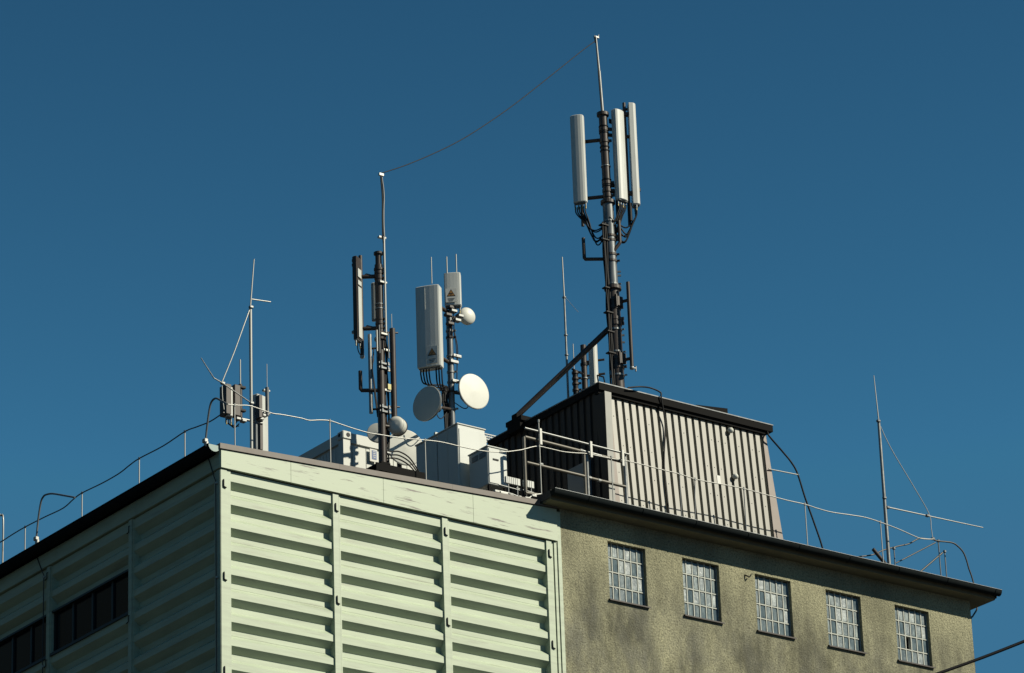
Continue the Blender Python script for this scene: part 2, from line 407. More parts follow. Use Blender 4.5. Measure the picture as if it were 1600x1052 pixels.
# ================================================================ rough-cast concrete building
XR = 16.40; CD = 11.0; ZS = .80
cb = thing('concrete_building', (XE,0,GZ), 'rough-cast grey-brown concrete building with five glass block windows and an overhanging dark eave', 'building')
wins = [(7.917+1.6485*i, 8.747+1.6485*i) for i in range(5)]; WT, WB = .408, -.655
xs = [XE]; 
for a, b in wins: xs += [a, b]
xs.append(XR); zs = [BOT, WB, WT, ZS+.02]
m = MB(); REV = .075
for i in range(len(xs)-1):
    for j in range(3):
        if j == 1 and i % 2 == 1: continue
        m.quad((xs[i],0,zs[j]),(xs[i+1],0,zs[j]),(xs[i+1],0,zs[j+1]),(xs[i],0,zs[j+1]))
for a, b in wins:
    m.quad((a,0,WB),(a,REV+.1,WB),(a,REV+.1,WT),(a,0,WT)); m.quad((b,0,WT),(b,REV+.1,WT),(b,REV+.1,WB),(b,0,WB))
    m.quad((a,0,WT),(a,REV+.1,WT),(b,REV+.1,WT),(b,0,WT)); m.quad((a,0,WB),(b,0,WB),(b,REV+.1,WB),(a,REV+.1,WB))
m.quad((XR,0,BOT),(XR,CD,BOT),(XR,CD,ZS+.02),(XR,0,ZS+.02)); m.quad((XE,0,ZS+.02),(XE,CD,ZS+.02),(XE,CD,BOT),(XE,0,BOT))
m.quad((XR,CD,BOT),(XE,CD,BOT),(XE,CD,ZS+.02),(XR,CD,ZS+.02))
m.build('wall', RENDER, cb)
for wi, (a, b) in enumerate(wins):
    m = MB(); nx, nz = 6, 4; bw = (b-a)/nx; bh = (WT-WB)/nz; g = .019
    m.m = 0
    # mortar grid
    for i in range(nx+1):
        xx = a+bw*i; m.box((max(a+.001,xx-g/2), REV-.004, WB+.001), (min(b-.001,xx+g/2), REV+.07, WT-.001))
    for j in range(1, nz):
        zz = WB+bh*j
        for i in range(nx): m.box((a+bw*i+g/2, REV-.0065, zz-g/2), (a+bw*(i+1)-g/2, REV+.07, zz+g/2))
    win = m.build('window', MORTAR, cb, label='glass block window, its mortar grid six blocks wide and four high' if wi < 4 else 'glass block window with one block missing')
    m = MB()
    for i in range(nx):
        for j in range(nz):
            if wi == 4 and i == 2 and j == 1: continue
            cx, cz = a+bw*(i+.5), WB+bh*(j+.5); hw, hh = bw/2-g/2, bh/2-g/2
            tx, tz = random.uniform(-.006,.006), random.uniform(-.006,.006)
            y0, y1 = REV+.014, REV-.001
            A = [(cx-hw,y0,cz-hh),(cx+hw,y0,cz-hh),(cx+hw,y0,cz+hh),(cx-hw,y0,cz+hh)]
            q = .72; Bq = [(cx-hw*q,y1+.006+tx,cz-hh*.85),(cx+hw*q,y1+.006-tx,cz-hh*.85),(cx+hw*q,y1+.006-tx,cz+hh*.85),(cx-hw*q,y1+.006+tx,cz+hh*.85)]
            m.add(A+Bq, [(4,5,6,7),(0,1,5,4),(1,2,6,5),(2,3,7,6),(3,0,4,7)])
    m.build('glass_blocks', BLOCK, win)
    MB().box((a,REV+.09,WB),(b,REV+.1,WT)).build('backing', BLACK, win)
    m = MB(); m.add([(a-.025,-.045,WB-.035),(b+.03,-.045,WB-.035),(b+.03,REV-.007,WB+.012),(a-.025,REV-.007,WB+.012),(a-.025,-.045,WB-.012),(b+.03,-.045,WB-.012),(b+.03,REV-.007,WB+.022),(a-.025,REV-.007,WB+.022)],
        [(0,3,2,1),(4,5,6,7),(0,1,5,4),(1,2,6,5),(2,3,7,6),(3,0,4,7)])
    m.build('sill', STEELD, win)
q = at(1166.5, 901, y=-.01); MB().tube(smooth([q+V(-.04,.02,.03), q+V(-.01,-.03,0), q+V(.02,-.05,-.02), q+V(.06,-.06,.03)], 3), .012, 6).build('wall_hook', BLACK, cb)
# roof slab with overhang
OX0, OX1, OY = 6.47, 16.78, -.36
m = MB(); m.box((OX0+.02,OY+.06,ZS),(OX1-.02,CD+.35,.93)).build('soffit', SOFFIT, cb)
m = MB(); m.box((OX0,OY+.03,.932),(OX1,CD+.37,.965)).box((OX0,OY+.03,ZS+.03),(OX0+.018,CD+.37,.93)).box((OX1-.018,OY+.03,ZS+.03),(OX1,CD+.37,.93)).build('roof', ROOFF, cb)
m = MB(); r = .075; gy, gz = OY-.035, .945; n = 10
vs = []
for x in (OX0-.01, OX1+.01): vs += [(x, gy+r*math.cos(PI+PI*k/n), gz-.005+1.25*r*math.sin(PI+PI*k/n)) for k in range(n+1)]+[(x, gy+r, gz), (x, gy-r, gz)]
q = n+3
m.add(vs, [(q+i, q+(i+1) % q, (i+1) % q, i) for i in range(q)], True); m.add(vs[:q], [tuple(range(q))]); m.add(vs[q:], [tuple(reversed(range(q)))])
for k in range(9):
    x = 7.2+k*1.18; m.tube([(x, gy+(r+.003)*math.cos(PI+PI*j/8), gz-.005+1.28*r*math.sin(PI+PI*j/8)) for j in range(9)], .008, 5)
gut = m.build('gutter', GUTTER, cb)
m = MB(); m.tube([(OX0-.01,gy-r,gz+.006),(OX1+.01,gy-r,gz+.006)], .0085, 6); m.build('gutter_lip', GALVP, gut)

# ================================================================ rooftop cabin clad in corrugated sheet
PX0, PX1 = 8.44, 12.27; PZ0, PZ1 = .965, 3.575; LEAN = .075; PY = .55
def py(z): return PY+(z-PZ0)*LEAN
PB = 3.85
pc = thing('roof_cabin', (PX0,PY,PZ0), 'corrugated metal cabin with slanted brown-grey front, standing on the concrete building roof', 'cabin')
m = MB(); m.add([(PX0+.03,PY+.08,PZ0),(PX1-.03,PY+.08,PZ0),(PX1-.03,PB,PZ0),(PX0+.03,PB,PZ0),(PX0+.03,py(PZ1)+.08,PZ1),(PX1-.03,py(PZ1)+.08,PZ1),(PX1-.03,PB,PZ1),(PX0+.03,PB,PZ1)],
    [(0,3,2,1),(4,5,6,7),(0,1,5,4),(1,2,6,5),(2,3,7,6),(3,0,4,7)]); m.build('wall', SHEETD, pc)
# front corrugation
NR = 22; x0, x1 = 8.70, PX1-.05; pitch = (x1-x0)/NR; prof = []
for k in range(NR):
    a = x0+k*pitch; prof += [(a+.0*pitch, 0), (a+.60*pitch, 0), (a+.63*pitch, .06), (a+.90*pitch, .06)]
prof.append((x1, 0)); n = len(prof); vs = []
for z in (PZ0, PZ1): vs += [(x, py(z)+d, z) for x, d in prof]
m = MB(); m.add(vs, [(i, i+1, n+i+1, n+i) for i in range(n-1)])
m.m = 1
for k in range(NR):
    for z in (1.5, 2.05, 2.6, 3.15, 3.5):
        if random.random() < .55:
            x = x0+(k+.3)*pitch; m.lathe((x, py(z), z), (0,-1,LEAN), [(.010,0),(.009,.006),(.004,.009)], 6)
front = m.build('corrugated_front', [SHEET, GALV], pc)
# left gable corrugation (x plane), dark
m = MB(); prof = []; N2 = 17; pw = (PB-.62)/N2
for k in range(N2):
    a = .62+k*pw; prof += [(a, 0), (a+.55*pw, 0), (a+.62*pw, .04), (a+.93*pw, .04)]
prof.append((PB, 0)); n = len(prof); vs = []
for z in (PZ0, PZ1): vs += [(PX0+d, max(y, py(z)+.01) if z > 2 else y, z) for y, d in prof]
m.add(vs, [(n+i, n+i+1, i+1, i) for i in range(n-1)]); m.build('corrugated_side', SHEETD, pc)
# corner flashing (tapered) and right trim
def flat(p, name, mt, t=.012, par=pc):
    m = MB(); vs = [Vector(q) for q in p]; nn = (vs[1]-vs[0]).cross(vs[2]-vs[0]).normalized(); k = len(vs)
    m.add(vs+[q-nn*t for q in vs], [tuple(range(k)), tuple(reversed(range(k, 2*k)))]+[(i, k+i, k+(i+1) % k, (i+1) % k) for i in range(k)])
    return m.build(name, mt, par)
YC = PY-.014
flat([(PX0-.012,YC,PZ0),(PX0+.115,YC,PZ0),(PX0+.135,YC,PZ1-.07),(PX0-.012,YC,PZ1-.07)], 'corner_flashing', FLASH)
flat([(PX0-.012,YC+.0005,PZ0),(PX0-.012,YC+.0005,PZ1-.07),(PX0-.012,py(PZ1)+.1,PZ1-.07),(PX0-.012,PY+.1,PZ0)], 'side_flashing', SHEETD)
flat([(PX0+.10,py(PZ0)-.004,PZ0),(8.70,py(PZ0)-.004,PZ0),(8.70,py(PZ1)-.004,PZ1),(PX0+.10,py(PZ1)-.004,PZ1)], 'corner_trim', TRIM)
flat([(PX1-.045,py(PZ0)-.012,PZ0),(PX1+.20,py(PZ0)-.012,PZ0),(PX1+.02,py(PZ1)-.012,PZ1),(PX1-.045,py(PZ1)-.012,PZ1)], 'corner_trim', TRIM)
flat([(PX1+.19,py(PZ0)-.0,PZ0),(PX1+.03,PB,PZ0),(PX1+.03,PB,PZ1),(PX1+.03,py(PZ1)-.014,PZ1)], 'side_cladding', TRIM)
# roof plate with overhang
RX0, RX1, RY0, RY1 = 8.40, 12.42, .655, 4.05
m = MB(); m.box((RX0,RY0,PZ1+.002),(RX1,RY1,PZ1+.125)); rf = m.build('roof', DARKMET, pc)
MB().box((RX0-.008,RY0-.008,PZ1+.126),(RX1+.008,RY1+.008,PZ1+.145)).build('roof_edge', GALVP, rf)
m = MB(); m.box((PX0-.03,py(PZ1)-.05,PZ1-.06),(PX1+.03,py(PZ1)+.06,PZ1)); m.build('eave_batten', DARKMET, rf)
# roof hatch
h0, h1 = at(1088,631,y=RY0+.02), at(1137,643,y=RY0+.02)
m = MB(); a, b = h0.x, h1.x; zb = PZ1+.146
m.add([(a,RY0+.02,zb),(b,RY0+.02,zb),(b,RY0+.6,zb),(a,RY0+.6,zb),(a,RY0+.02,zb+.03),(b,RY0+.02,zb+.11),(b,RY0+.6,zb+.18),(a,RY0+.6,zb+.10)],
    [(0,3,2,1),(4,5,6,7),(0,1,5,4),(1,2,6,5),(2,3,7,6),(3,0,4,7)]); m.build('roof_hatch', DARKMET, pc)
for u, v in ((1149.5,744.5), (1142,672.5)):
    p = at(u, v, y=1.0); z = p.z; p = at(u, v, y=py(z)); p = at(u, v, y=py(p.z)-.06); nrm = V(.25,-.95,.1)
    m = MB(); m.tube([p+V(-.03,.07,-.02), p], .018, 8); lm = m.build('lamp', BLACK, pc)
    MB().lathe(p, nrm, [(.02,-.06),(.045,-.05),(.055,.0),(.045,.03),(.02,.045)], 14).build('lamp_head', BLACK if 0 else DISHW, lm)
p = at(1123, 749.6, y=.8); p = at(1123, 749.6, y=py(p.z)-.006)
m = MB(); m.obox(p, X, V(0,1,-LEAN).normalized(), V(0,LEAN,1).normalized(), .08, .012, .16); m.build('plate', SIGNW, pc)
MB().box((8.35,PB+.26,PZ0),(11.5,7.2,3.40)).build('rear_annex', SHEETD, pc)
# door and reddish board in the gable wall
d0 = at(896, 745, x=PX0-.03); d1 = at(921, 700, x=PX0-.03)
m = MB(); m.box((PX0-.05, d1.y, PZ0), (PX0-.012, d0.y+.15, 2.35)); dr = m.build('door', DOORG, pc)
m = MB(); m.box((PX0-.062, d1.y+.05, 1.7), (PX0-.052, d1.y+.09, 1.78)); m.build('handle', GALV, dr)


# ================================================================ shared builders for the aerials
SYM = {}
def seg_box(m, p, q, w):
    p, q = Vector(p), Vector(q); m.tube([p, q], w, 8); return m
def warn_sign(par, c, n, w, h):
    """white plate with an amber warning triangle and rows of small print"""
    n = Vector(n).normalized(); l = Z.cross(n).normalized()           # l: to the right for a viewer facing the plate
    m = MB(); m.obox(c, l, n, Z, w, .006, h); pl = m.build('warning_sign', SIGNW, par)
    def tri(k, off, cz):
        return [Vector(c)+n*off+l*a*k+Z*(cz+b*k) for a, b in ((-.5,-.43),(.5,-.43),(0,.44))]
    m = MB(); s_ = w*.80; cz = h*.18
    m.add(tri(s_, .0045, cz), [(0,1,2)]); m.build('warning_triangle', SIGNB, pl)
    m = MB(); t2 = s_*.80; m.add(tri(t2, .006, cz-.01*s_), [(0,1,2)])
    m.m = 1
    # aerial symbol: mast with waves
    for k in (-1, 1):
        for q in (.10, .17):
            m.obox(Vector(c)+n*.0075+l*k*q*s_+Z*(cz-.10*s_), l, n, Z, .03*s_, .001, .16*s_)
    m.obox(Vector(c)+n*.0075+Z*(cz-.16*s_), l, n, Z, .05*s_, .001, .30*s_)
    m.build('warning_symbol', [SIGNY, SIGNB], pl)
    m = MB()
    for k in range(3):
        m.obox(Vector(c)+n*.0045-l*w*.02*k-Z*(h*(.24+.085*k)), l, n, Z, w*(.62-.12*k), .002, h*.03)
    m.build('small_print', SIGNB, pl)
def radome(m, c, n, w, d, z0, z1, round_=.5):
    """upright panel with a rounded front, c = centre of its back plane"""
    n = Vector(n).normalized(); l = Z.cross(n).normalized(); K = 7
    prof = [(w/2, 0), (w/2, d*(1-round_))]+[(w/2*math.cos(PI*k/(2*K)*2), d*(1-round_)+d*round_*math.sin(PI*k/K)**.8) for k in range(1, K)]+[(-w/2, d*(1-round_)), (-w/2, 0)]
    m.prism(c, l, n, Z, prof, z0, z1, .012)
    return m
def panel(name, label, u0, v0, v1, y, n, w, d, group=None, back='pipe', conn=4, rnd=.45, whips=(), mt=None, cat='antenna', tilt=0):
    """panel antenna whose front centre line runs from photo row v0 to v1"""
    p = at(u0, v0, y=y); zt = p.z; n = Vector((n[0], n[1], 0)).normalized()
    z1 = zt; lo, hi = zt-6, zt
    for _ in range(40):
        mid = (lo+hi)/2
        q = V(p.x, p.y, mid)-CAMP; vv = 526-FPX*q.dot(_up)/q.dot(_fw)
        if vv > v1: lo = mid
        else: hi = mid
    zb = (lo+hi)/2; c = V(p.x, p.y, 0)-n*d
    t = thing(name, (c.x, c.y, zb), label, cat, group)
    m = MB(); radome(m, V(c.x,c.y,0), n, w, d, zb, zt, rnd); m.build('radome', mt or RADOME, t)
    l = Z.cross(n)
    m = MB(); m.obox(V(c.x,c.y,zb-.008)+n*d*.42, l, n, Z, w*.92, d*.7, .02, .005); m.build('end_cap', GALVP, t)
    if back == 'pipe':
        m = MB(); bp = V(c.x,c.y,0)-n*.075
        m.tube([bp+Z*(zb-.42), bp+Z*(zt+.03)], .031, 10); m.build('support_pipe', STEELD, t)
        for zz in (zb+.12*(zt-zb), zt-.10*(zt-zb)):
            m = MB(); m.obox(V(c.x,c.y,zz)-n*.05, l, n, Z, .10, .11, .06); m.obox(V(c.x,c.y,zz+.02)-n*.12, l, n, Z, .13, .02, .09); m.build('bracket', STEELD, t)
    for k in range(conn):
        a = (k-(conn-1)/2)*w*.8/max(1, conn-1) if conn > 1 else 0
        m = MB(); q = V(c.x,c.y,zb-.018)+n*d*.4+l*a
        m.tube([q, q-Z*.06], .016, 8); m.m = 1; m.tube([q-Z*.06, q-Z*.11], .011, 8); m.build('connector', [GALV, BRASS], t)
    return t, V(c.x,c.y,zb)+n*d*.4, V(c.x,c.y,zt)+n*d*.5, n, l
def dish(name, label, u, v, y, n, r, depth=.10, kind='flat', cat='dish antenna', group=None, facemat=None, arm=None):
    p = at(u, v, y=y); n = Vector(n).normalized(); t = thing(name, p-n*depth, label, cat, group)
    m = MB()
    if kind == 'flat':      # shallow radome cover, slightly coned
        m.lathe(p, n, [(r, -.025), (r, -.004), (r*.985, 0), (r*.965, .0006), (r*.6, .006), (r*.12, .014), (.004, .015)], 40)
        m.build('radome', facemat or DISHW, t)
        m = MB(); m.lathe(p, -n, [(r*1.012, .005), (r*1.012, .03), (r*.93, .07), (r*.6, depth), (.09, depth+.05), (.08, depth+.10)], 40); m.build('reflector', facemat or GALVP, t)
        m = MB(); m.lathe(p, -n, [(.075, depth+.08), (.075, depth+.20)], 12); m.build('radio_unit', GALVP, t)
    elif kind == 'drum':
        m.lathe(p, n, [(r*.97, -.02), (r*.97, 0), (r*.5, .012), (.004, .018)], 32); m.build('radome', facemat or DISHW, t)
        m = MB(); m.lathe(p, -n, [(r, .0), (r, depth), (r*.85, depth+.02), (.02, depth+.03)], 32); m.build('shroud', DISHW, t)
        m = MB(); m.lathe(p, -n, [(r*1.04, depth-.015), (r*1.04, depth+.01)], 32); m.build('rim', STEELD, t)
    elif kind == 'dome':
        m.lathe(p, n, [(r, -.02)]+[(r*math.cos(a), depth*math.sin(a)) for a in [k*PI/2/9 for k in range(9)]]+[(.003, depth)], 32); m.build('radome', facemat or DISHW, t)
        m = MB(); m.lathe(p, -n, [(r*.99, .018), (r*.97, .05), (r*.4, .10), (.03, .13)], 32); m.build('reflector', DISHW, t)
    if arm is not None:
        m = MB(); m.tube([p-n*(depth+.05), arm], .03, 8); m.build('mount_arm', STEELD, t)
    return t
def clamp(par, c, r, mt, ax=Z, h=.025, name='clamp', ears=True):
    m = MB(); m.lathe(c, ax, [(r, -h), (r+.012, -h), (r+.012, h), (r, h)], 16, False)
    if ears:
        a = V(.6,-.8,0); m.obox(Vector(c)+a*(r+.03), a, Z.cross(a), Z, .06, .03, h*1.6)
        a = V(.8,.6,0); m.obox(Vector(c)+a*(r+.03), a, Z.cross(a), Z, .05, .03, h*1.6)
    return m.build(name, mt, par)
def zof(x, y, v):
    lo, hi = -5, 16
    for _ in range(40):
        mid = (lo+hi)/2; q = V(x, y, mid)-CAMP
        if 526-FPX*q.dot(_up)/q.dot(_fw) > v: lo = mid
        else: hi = mid
    return (lo+hi)/2

# ================================================================ tall mast on the cabin
MY = 1.75
b = at(966.5, 598, y=MY); mx = b.x
def mz(v): return zof(mx, MY, v)
RF = PZ1+.145
tm = thing('antenna_mast', (mx, MY, RF), 'tall dark tubular antenna mast standing on the corrugated cabin roof', 'mast')
zA, zB, zC = mz(318), mz(181), mz(62)
z1_, z2_ = mz(452), mz(353)
MB().tube([V(mx,MY,RF), V(mx,MY,z1_)], .118, 20).build('lower_pole', STEELD, tm)
MB().tube([V(mx,MY,z1_+.002), V(mx,MY,zA)], .104, 20).build('middle_pole', GALVP, tm)
MB().tube([V(mx,MY,zA+.05), V(mx,MY,zB)], .080, 18).build('upper_pole', STEELD, tm)
for zz, r in ((zA,.138), (zB,.115), (z1_,.16), (RF+.02,.2)):
    m = MB(); m.lathe((mx,MY,zz), Z, [(r*.6,-.05),(r,-.03),(r,.03),(r*.6,.05)], 20, False); fl = m.build('flange', STEELD, tm)
m = MB(); m.tube([V(mx,MY,zB+.03), V(mx,MY,zB+.9)], .030, 12); m.tube([V(mx,MY,zB+.9), V(mx-.01,MY,zC)], .024, 12, True, .018)
tr = m.build('top_rod', GALV, tm)
m = MB(); m.tube([V(mx-.035,MY-.02,zB+.05), V(mx-.035,MY-.02,zC+.02)], .009, 6); m.build('top_cable', BLACK, tm)
m = MB(); m.obox(V(mx,MY,zC+.01), X, Y, Z, .10, .04, .03).tube([V(mx+.04,MY,zC), V(mx+.06,MY,zC+.07)], .012, 6).tube([V(mx-.05,MY,zC), V(mx-.03,MY,zC-.12)], .014, 6); m.build('top_bracket', GALV, tm)
for v in (348, 446, 517, 552, 588): clamp(tm, (mx,MY,mz(v)), .118 if v > 452 else .104, GALV, h=.016, name='steel_band')
for v in (371, 378, 400, 410): clamp(tm, (mx,MY,mz(v)), .105, STEELD, h=.02, name='band_clamp')
for v in (470, 483, 500, 508, 562, 575): clamp(tm, (mx,MY,mz(v)), .12, STEELD, h=.03, name='band_clamp')
for v in (205, 223, 288, 300, 308): clamp(tm, (mx,MY,mz(v)), .081, STEELD, h=.03, name='band_clamp')
for v in (200, 210, 232, 238, 262, 283, 293): clamp(tm, (mx,MY,mz(v)), .081, BLACK if v != 262 else GALV, h=.008, name='cable_strap', ears=False)
for v in (425, 431, 500, 507, 524, 535): 
    q = V(mx+.12, MY-.06, mz(v)); m = MB(); m.obox(q, V(.8,-.6,0), V(.6,.8,0), Z, .07, .03, .03); m.build('bolt', GALV, tm)
# side tubes: bent stubs and the long rod antenna
def bent(par, pts, r=.033, name='side_tube', mt=None): 
    m = MB()
    m.tube(pts, r, 12); return m.build(name, mt or STEELD, par)
e = at(916, 406, y=MY+.27)
bent(tm, [V(e.x,e.y,zof(e.x,e.y,373)), V(e.x,e.y,e.z+.02), e+V(.012,0,.003), V(mx-.03, MY+.02, e.z)])
e = at(972, 381, y=MY-.15)
bent(tm, [V(e.x,e.y,zof(e.x,e.y,346)), V(e.x,e.y,e.z+.02), e+V(-.01,0,.0), V(mx, MY-.06, mz(397))])
e = at(965.5, 376, y=MY+.05)
bent(tm, [V(e.x,e.y,zof(e.x,e.y,353)), e], .03)
lr = thing('rod_antenna', (0,0,0), 'long brown tube antenna on two stubs at the right side of the tall mast', 'antenna')
a = at(981, 441, y=MY-.28); lr.location = V(a.x, a.y, zof(a.x,a.y,574))
MB().tube([V(a.x,a.y,a.z), V(a.x,a.y,zof(a.x,a.y,574))], .035, 14).build('tube', STEELD, lr)
for va, vb in ((469, 478), (560, 571)):
    z = zof(a.x, a.y, va)
    m = MB(); m.tube([V(a.x,a.y,z), V(mx-.03, MY, z)], .030, 10); m.build('stub_arm', STEELD, lr)
z = zof(a.x, a.y, 575); m = MB(); m.lathe((a.x,a.y,z), Z, [(.03,-.03),(.042,-.02),(.042,.01),(.036,.02)], 14); m.tube([V(a.x,a.y,z), V(a.x+.09,a.y,z+.01)], .014, 6); m.tube([V(a.x+.09,a.y,z+.05), V(a.x+.09,a.y,z-.05)], .016, 6); m.build('end_fitting', GALV, lr)
for v0, v1 in ((468, 482), (556, 572)):
    m = MB(); m.obox(V(mx+.03, MY-.14, (mz(v0)+mz(v1))/2), X, Y, Z, .12, .05, abs(mz(v0)-mz(v1))); m.obox(V(mx-.06, MY-.15, (mz(v0)+mz(v1))/2), X, Y, Z, .02, .06, .24); m.build('clamp_plate', STEELD, tm)
# cable bundle on the left of the mast
for k in range(5):
    dx = -.13-.028*(k % 3); dy = -.05+.05*(k//3)
    vs_ = [353, 372, 400, 430, 455, 490, 523, 550, 585, 598]; pts = []
    for v in vs_:
        pts.append(V(mx+dx+.012*math.sin(v*.07+k*2)-.004*(k-2), MY+dy, mz(v)))
    pts[-1].z = RF
    MB().tube(smooth(pts, 4), .015, 8).build('cable', BLACK, tm)
for v in (357, 380, 455, 493, 523, 556):
    m = MB(); m.obox(V(mx-.155, MY-.03, mz(v)), X, Y, Z, .16, .11, .022); m.build('cable_cleat', BLACK, tm)
# little frame at the mast foot
q = at(944, 590, y=MY-.35); m = MB()
for dx in (-.09, .09): m.tube([V(q.x+dx,q.y,RF), V(q.x+dx*.8,q.y+.1,q.z+.06)], .014, 6)
m.tube([V(q.x-.075,q.y+.1,q.z+.06), V(q.x+.075,q.y+.1,q.z+.06)], .014, 6); m.build('foot_frame', DARKMET, tm)
# long brace
br = thing('mast_brace', (8.40,3.1,RF), 'long slanting brown tube propping the tall mast from the cabin roof', 'brace')
q = V(mx-.06, MY+.03, mz(509)); w = at(806, 652, y=3.1)
ft = V(w.x, 3.1, w.z)
MB().tube([q, ft+(q-ft)*.02], .052, 16).build('tube', STEELD, br)
m = MB(); m.obox(ft+V(0,0,-.02), X, Y, Z, .09, .16, .14, .01); m.tube([ft+(q-ft)*.0, ft+(q-ft)*.045], .038, 10); m.build('foot_joint', DARKMET, br)
m = MB(); m.box((RX0-.10,2.86,RF+.001),(RX0+.36,3.34,ft.z-.045)).box((RX0-.10,2.9,RF-.16),(RX0-.012,3.3,RF+.001)); m.build('foot_box', DARKMET, br)
clamp(tm, (mx,MY,mz(506)), .112, STEELD, h=.05, name='brace_collar')

# three panel antennas at the top of the tall mast
GA = 'panel antennas on the tall mast'
aL, bL, _, nL, lL = panel('panel_antenna', 'tall pale grey panel antenna alone on the left side of the tall mast', 899.5, 179, 315, MY+.20, (-.78,-.62), .255, .12, GA)
aM, bM, _, nM, lM = panel('panel_antenna', 'tall white panel antenna close to the right of the tall mast, nearer of two', 969.5, 171, 312, MY-.24, (.12,-.99), .245, .13, GA)
aR, bR, tR, nR, lR = panel('panel_antenna', 'narrow white panel antenna farthest right on the tall mast, seen from its side', 992.5, 164, 322, MY-.26, (.88,-.47), .20, .14, GA)
for (t, c0, side) in ((aL, bL, -1), (aM, bM, 1), (aR, bR, 1)):
    pass
def armz(par, v, u_end, y_end, r=.035):
    z = mz(v); e = at(u_end, v, y=y_end); e.z = z
    sh = .0135*(z-RF); m = MB(); m.tube([V(mx-sh, MY, z), V(e.x, e.y, z)], r, 10); m.build('arm', STEELD, par)
armz(aL, 220, 912, MY+.28); armz(aL, 308, 917, MY+.28)
armz(aM, 203, 968, MY-.12); armz(aM, 291, 971, MY-.12)
armz(aR, 212, 988, MY-.20); armz(aR, 300, 992, MY-.20)
q = at(972+9, 172, y=MY-.1); m = MB(); m.tube([q+V(-.06,0,0), q+V(.10,.02,.03), q+V(.16,.03,-.02)], .028, 8); m.obox(q+V(.12,.02,-.06), X, Y, Z, .06, .08, .26); m.build('tilt_bracket', STEELD, aM)
q = at(996, 297, y=MY-.12); m = MB(); m.obox(q, X, Y, Z, .10, .09, .08, .01); m.build('remote_tilt_unit', BLACK, aR)
q = at(984, 318, y=MY-.2); m = MB(); m.tube([q, q-Z*.36], .04, 10); m.build('amplifier', BLACK, aR)
def loops(par, c0, l, w, sag, end, k, r=.011):
    for i in range(k):
        a = (i-(k-1)/2)*w/max(1, k-1); p = c0+l*a-Z*.12
        e = Vector(end)+V(.012*(i % 3), .03*i, -.05*i+random.uniform(-.04,.04)); md = p*.45+e*.55; md.z = min(p.z, e.z)-sag*random.uniform(.5,1.5)
        MB().tube(smooth([p+Z*.04, p-Z*sag*.45, p*.85+e*.15-Z*sag*.9, md, e], 6), r, 7).build('cable', BLACK, par)
loops(aL, bL, lL, .18, .16, V(mx-.13, MY-.06, mz(352)), 6, .013)
loops(aM, bM, lM, .15, .10, V(mx-.10, MY-.09, mz(345)), 5, .013)
loops(aR, bR, lR, .13, .18, V(mx+.05, MY-.12, mz(349)), 6, .014)

for o in tm.children:
    for vv in o.data.vertices:
        h_ = vv.co.z
        vv.co.x -= .0135*max(0, h_)+.03*max(0, h_-(zB-RF))
# ================================================================ rod and small aerials behind the tall mast
RYb = 3.0
q = at(888, 622, y=RYb); rx = q.x; zb = q.z
rd = thing('lightning_rod', (rx, RYb, RF), 'slim pale lightning rod behind the slanting brace of the tall mast', 'rod')
MB().tube([V(rx,RYb,RF), V(rx,RYb,zof(rx,RYb,463))], .024, 10, True, .019).build('tube', GALV, rd)
MB().tube([V(rx,RYb,zof(rx,RYb,463)), V(rx-.01,RYb,zof(rx,RYb,402))], .014, 8, True, .011).build('tip', ALU, rd)
z = zof(rx,RYb,464); e = at(903.5, 488, y=RYb)
MB().tube([V(rx+.02,RYb,z), e], .004, 6).build('whisker', GALVP, rd)
for v in (465, 524, 555): clamp(rd, (rx,RYb,zof(rx,RYb,v)), .024, GALV, h=.012, name='clamp', ears=False)
p1, p1b, _, _, _ = panel('panel_antenna', 'small pale panel antenna low on the cabin roof, just left of the tall mast foot', 931.5, 536, 603, 2.35, (.35,-.94), .15, .13, 'small aerials behind the tall mast', back=None, conn=0)
q = at(914, 606, y=2.7); t = thing('stub_mast', (q.x,2.7,RF), 'short dark tube mast on the cabin roof, left of the small pale panel', 'mast')
MB().tube([V(q.x,2.7,RF), V(q.x,2.7,zof(q.x,2.7,540))], .055, 14).build('tube', STEELD, t)
clamp(t, (q.x,2.7,zof(q.x,2.7,592)), .056, GALV, h=.012, name='steel_band'); clamp(t, (q.x,2.7,zof(q.x,2.7,570)), .056, BLACK, name='clamp')
for v in (566, 588): 
    z = zof(q.x,2.7,v); MB().tube([V(q.x,2.7,z), V(q.x+.25,2.4,z)], .022, 8).build('arm', STEELD, t)
q2 = at(900, 618, y=2.6); t = thing('whip_antenna', (q2.x,2.6,RF), 'squat dark antenna with a thin upright whip, between lightning rod and short tube mast', 'antenna')
za, zb2 = zof(q2.x,2.6,618), zof(q2.x,2.6,580)
MB().tube([V(q2.x,2.6,RF-.0), V(q2.x,2.6,zb2)], .05, 12).build('tube', BLACK, t)
for v in (583, 592, 600, 610): clamp(t, (q2.x,2.6,zof(q2.x,2.6,v)), .052, STEELD, h=.02, name='ring')
MB().tube([V(q2.x-.02,2.6,zb2), V(q2.x-.02,2.6,zof(q2.x,2.6,538))], .009, 6).build('whip', ALU, t)
MB().tube([V(q2.x-.1,2.55,zb2), V(q2.x+.25,2.68,zb2+.02)], .02, 8).build('cross_arm', STEELD, t)

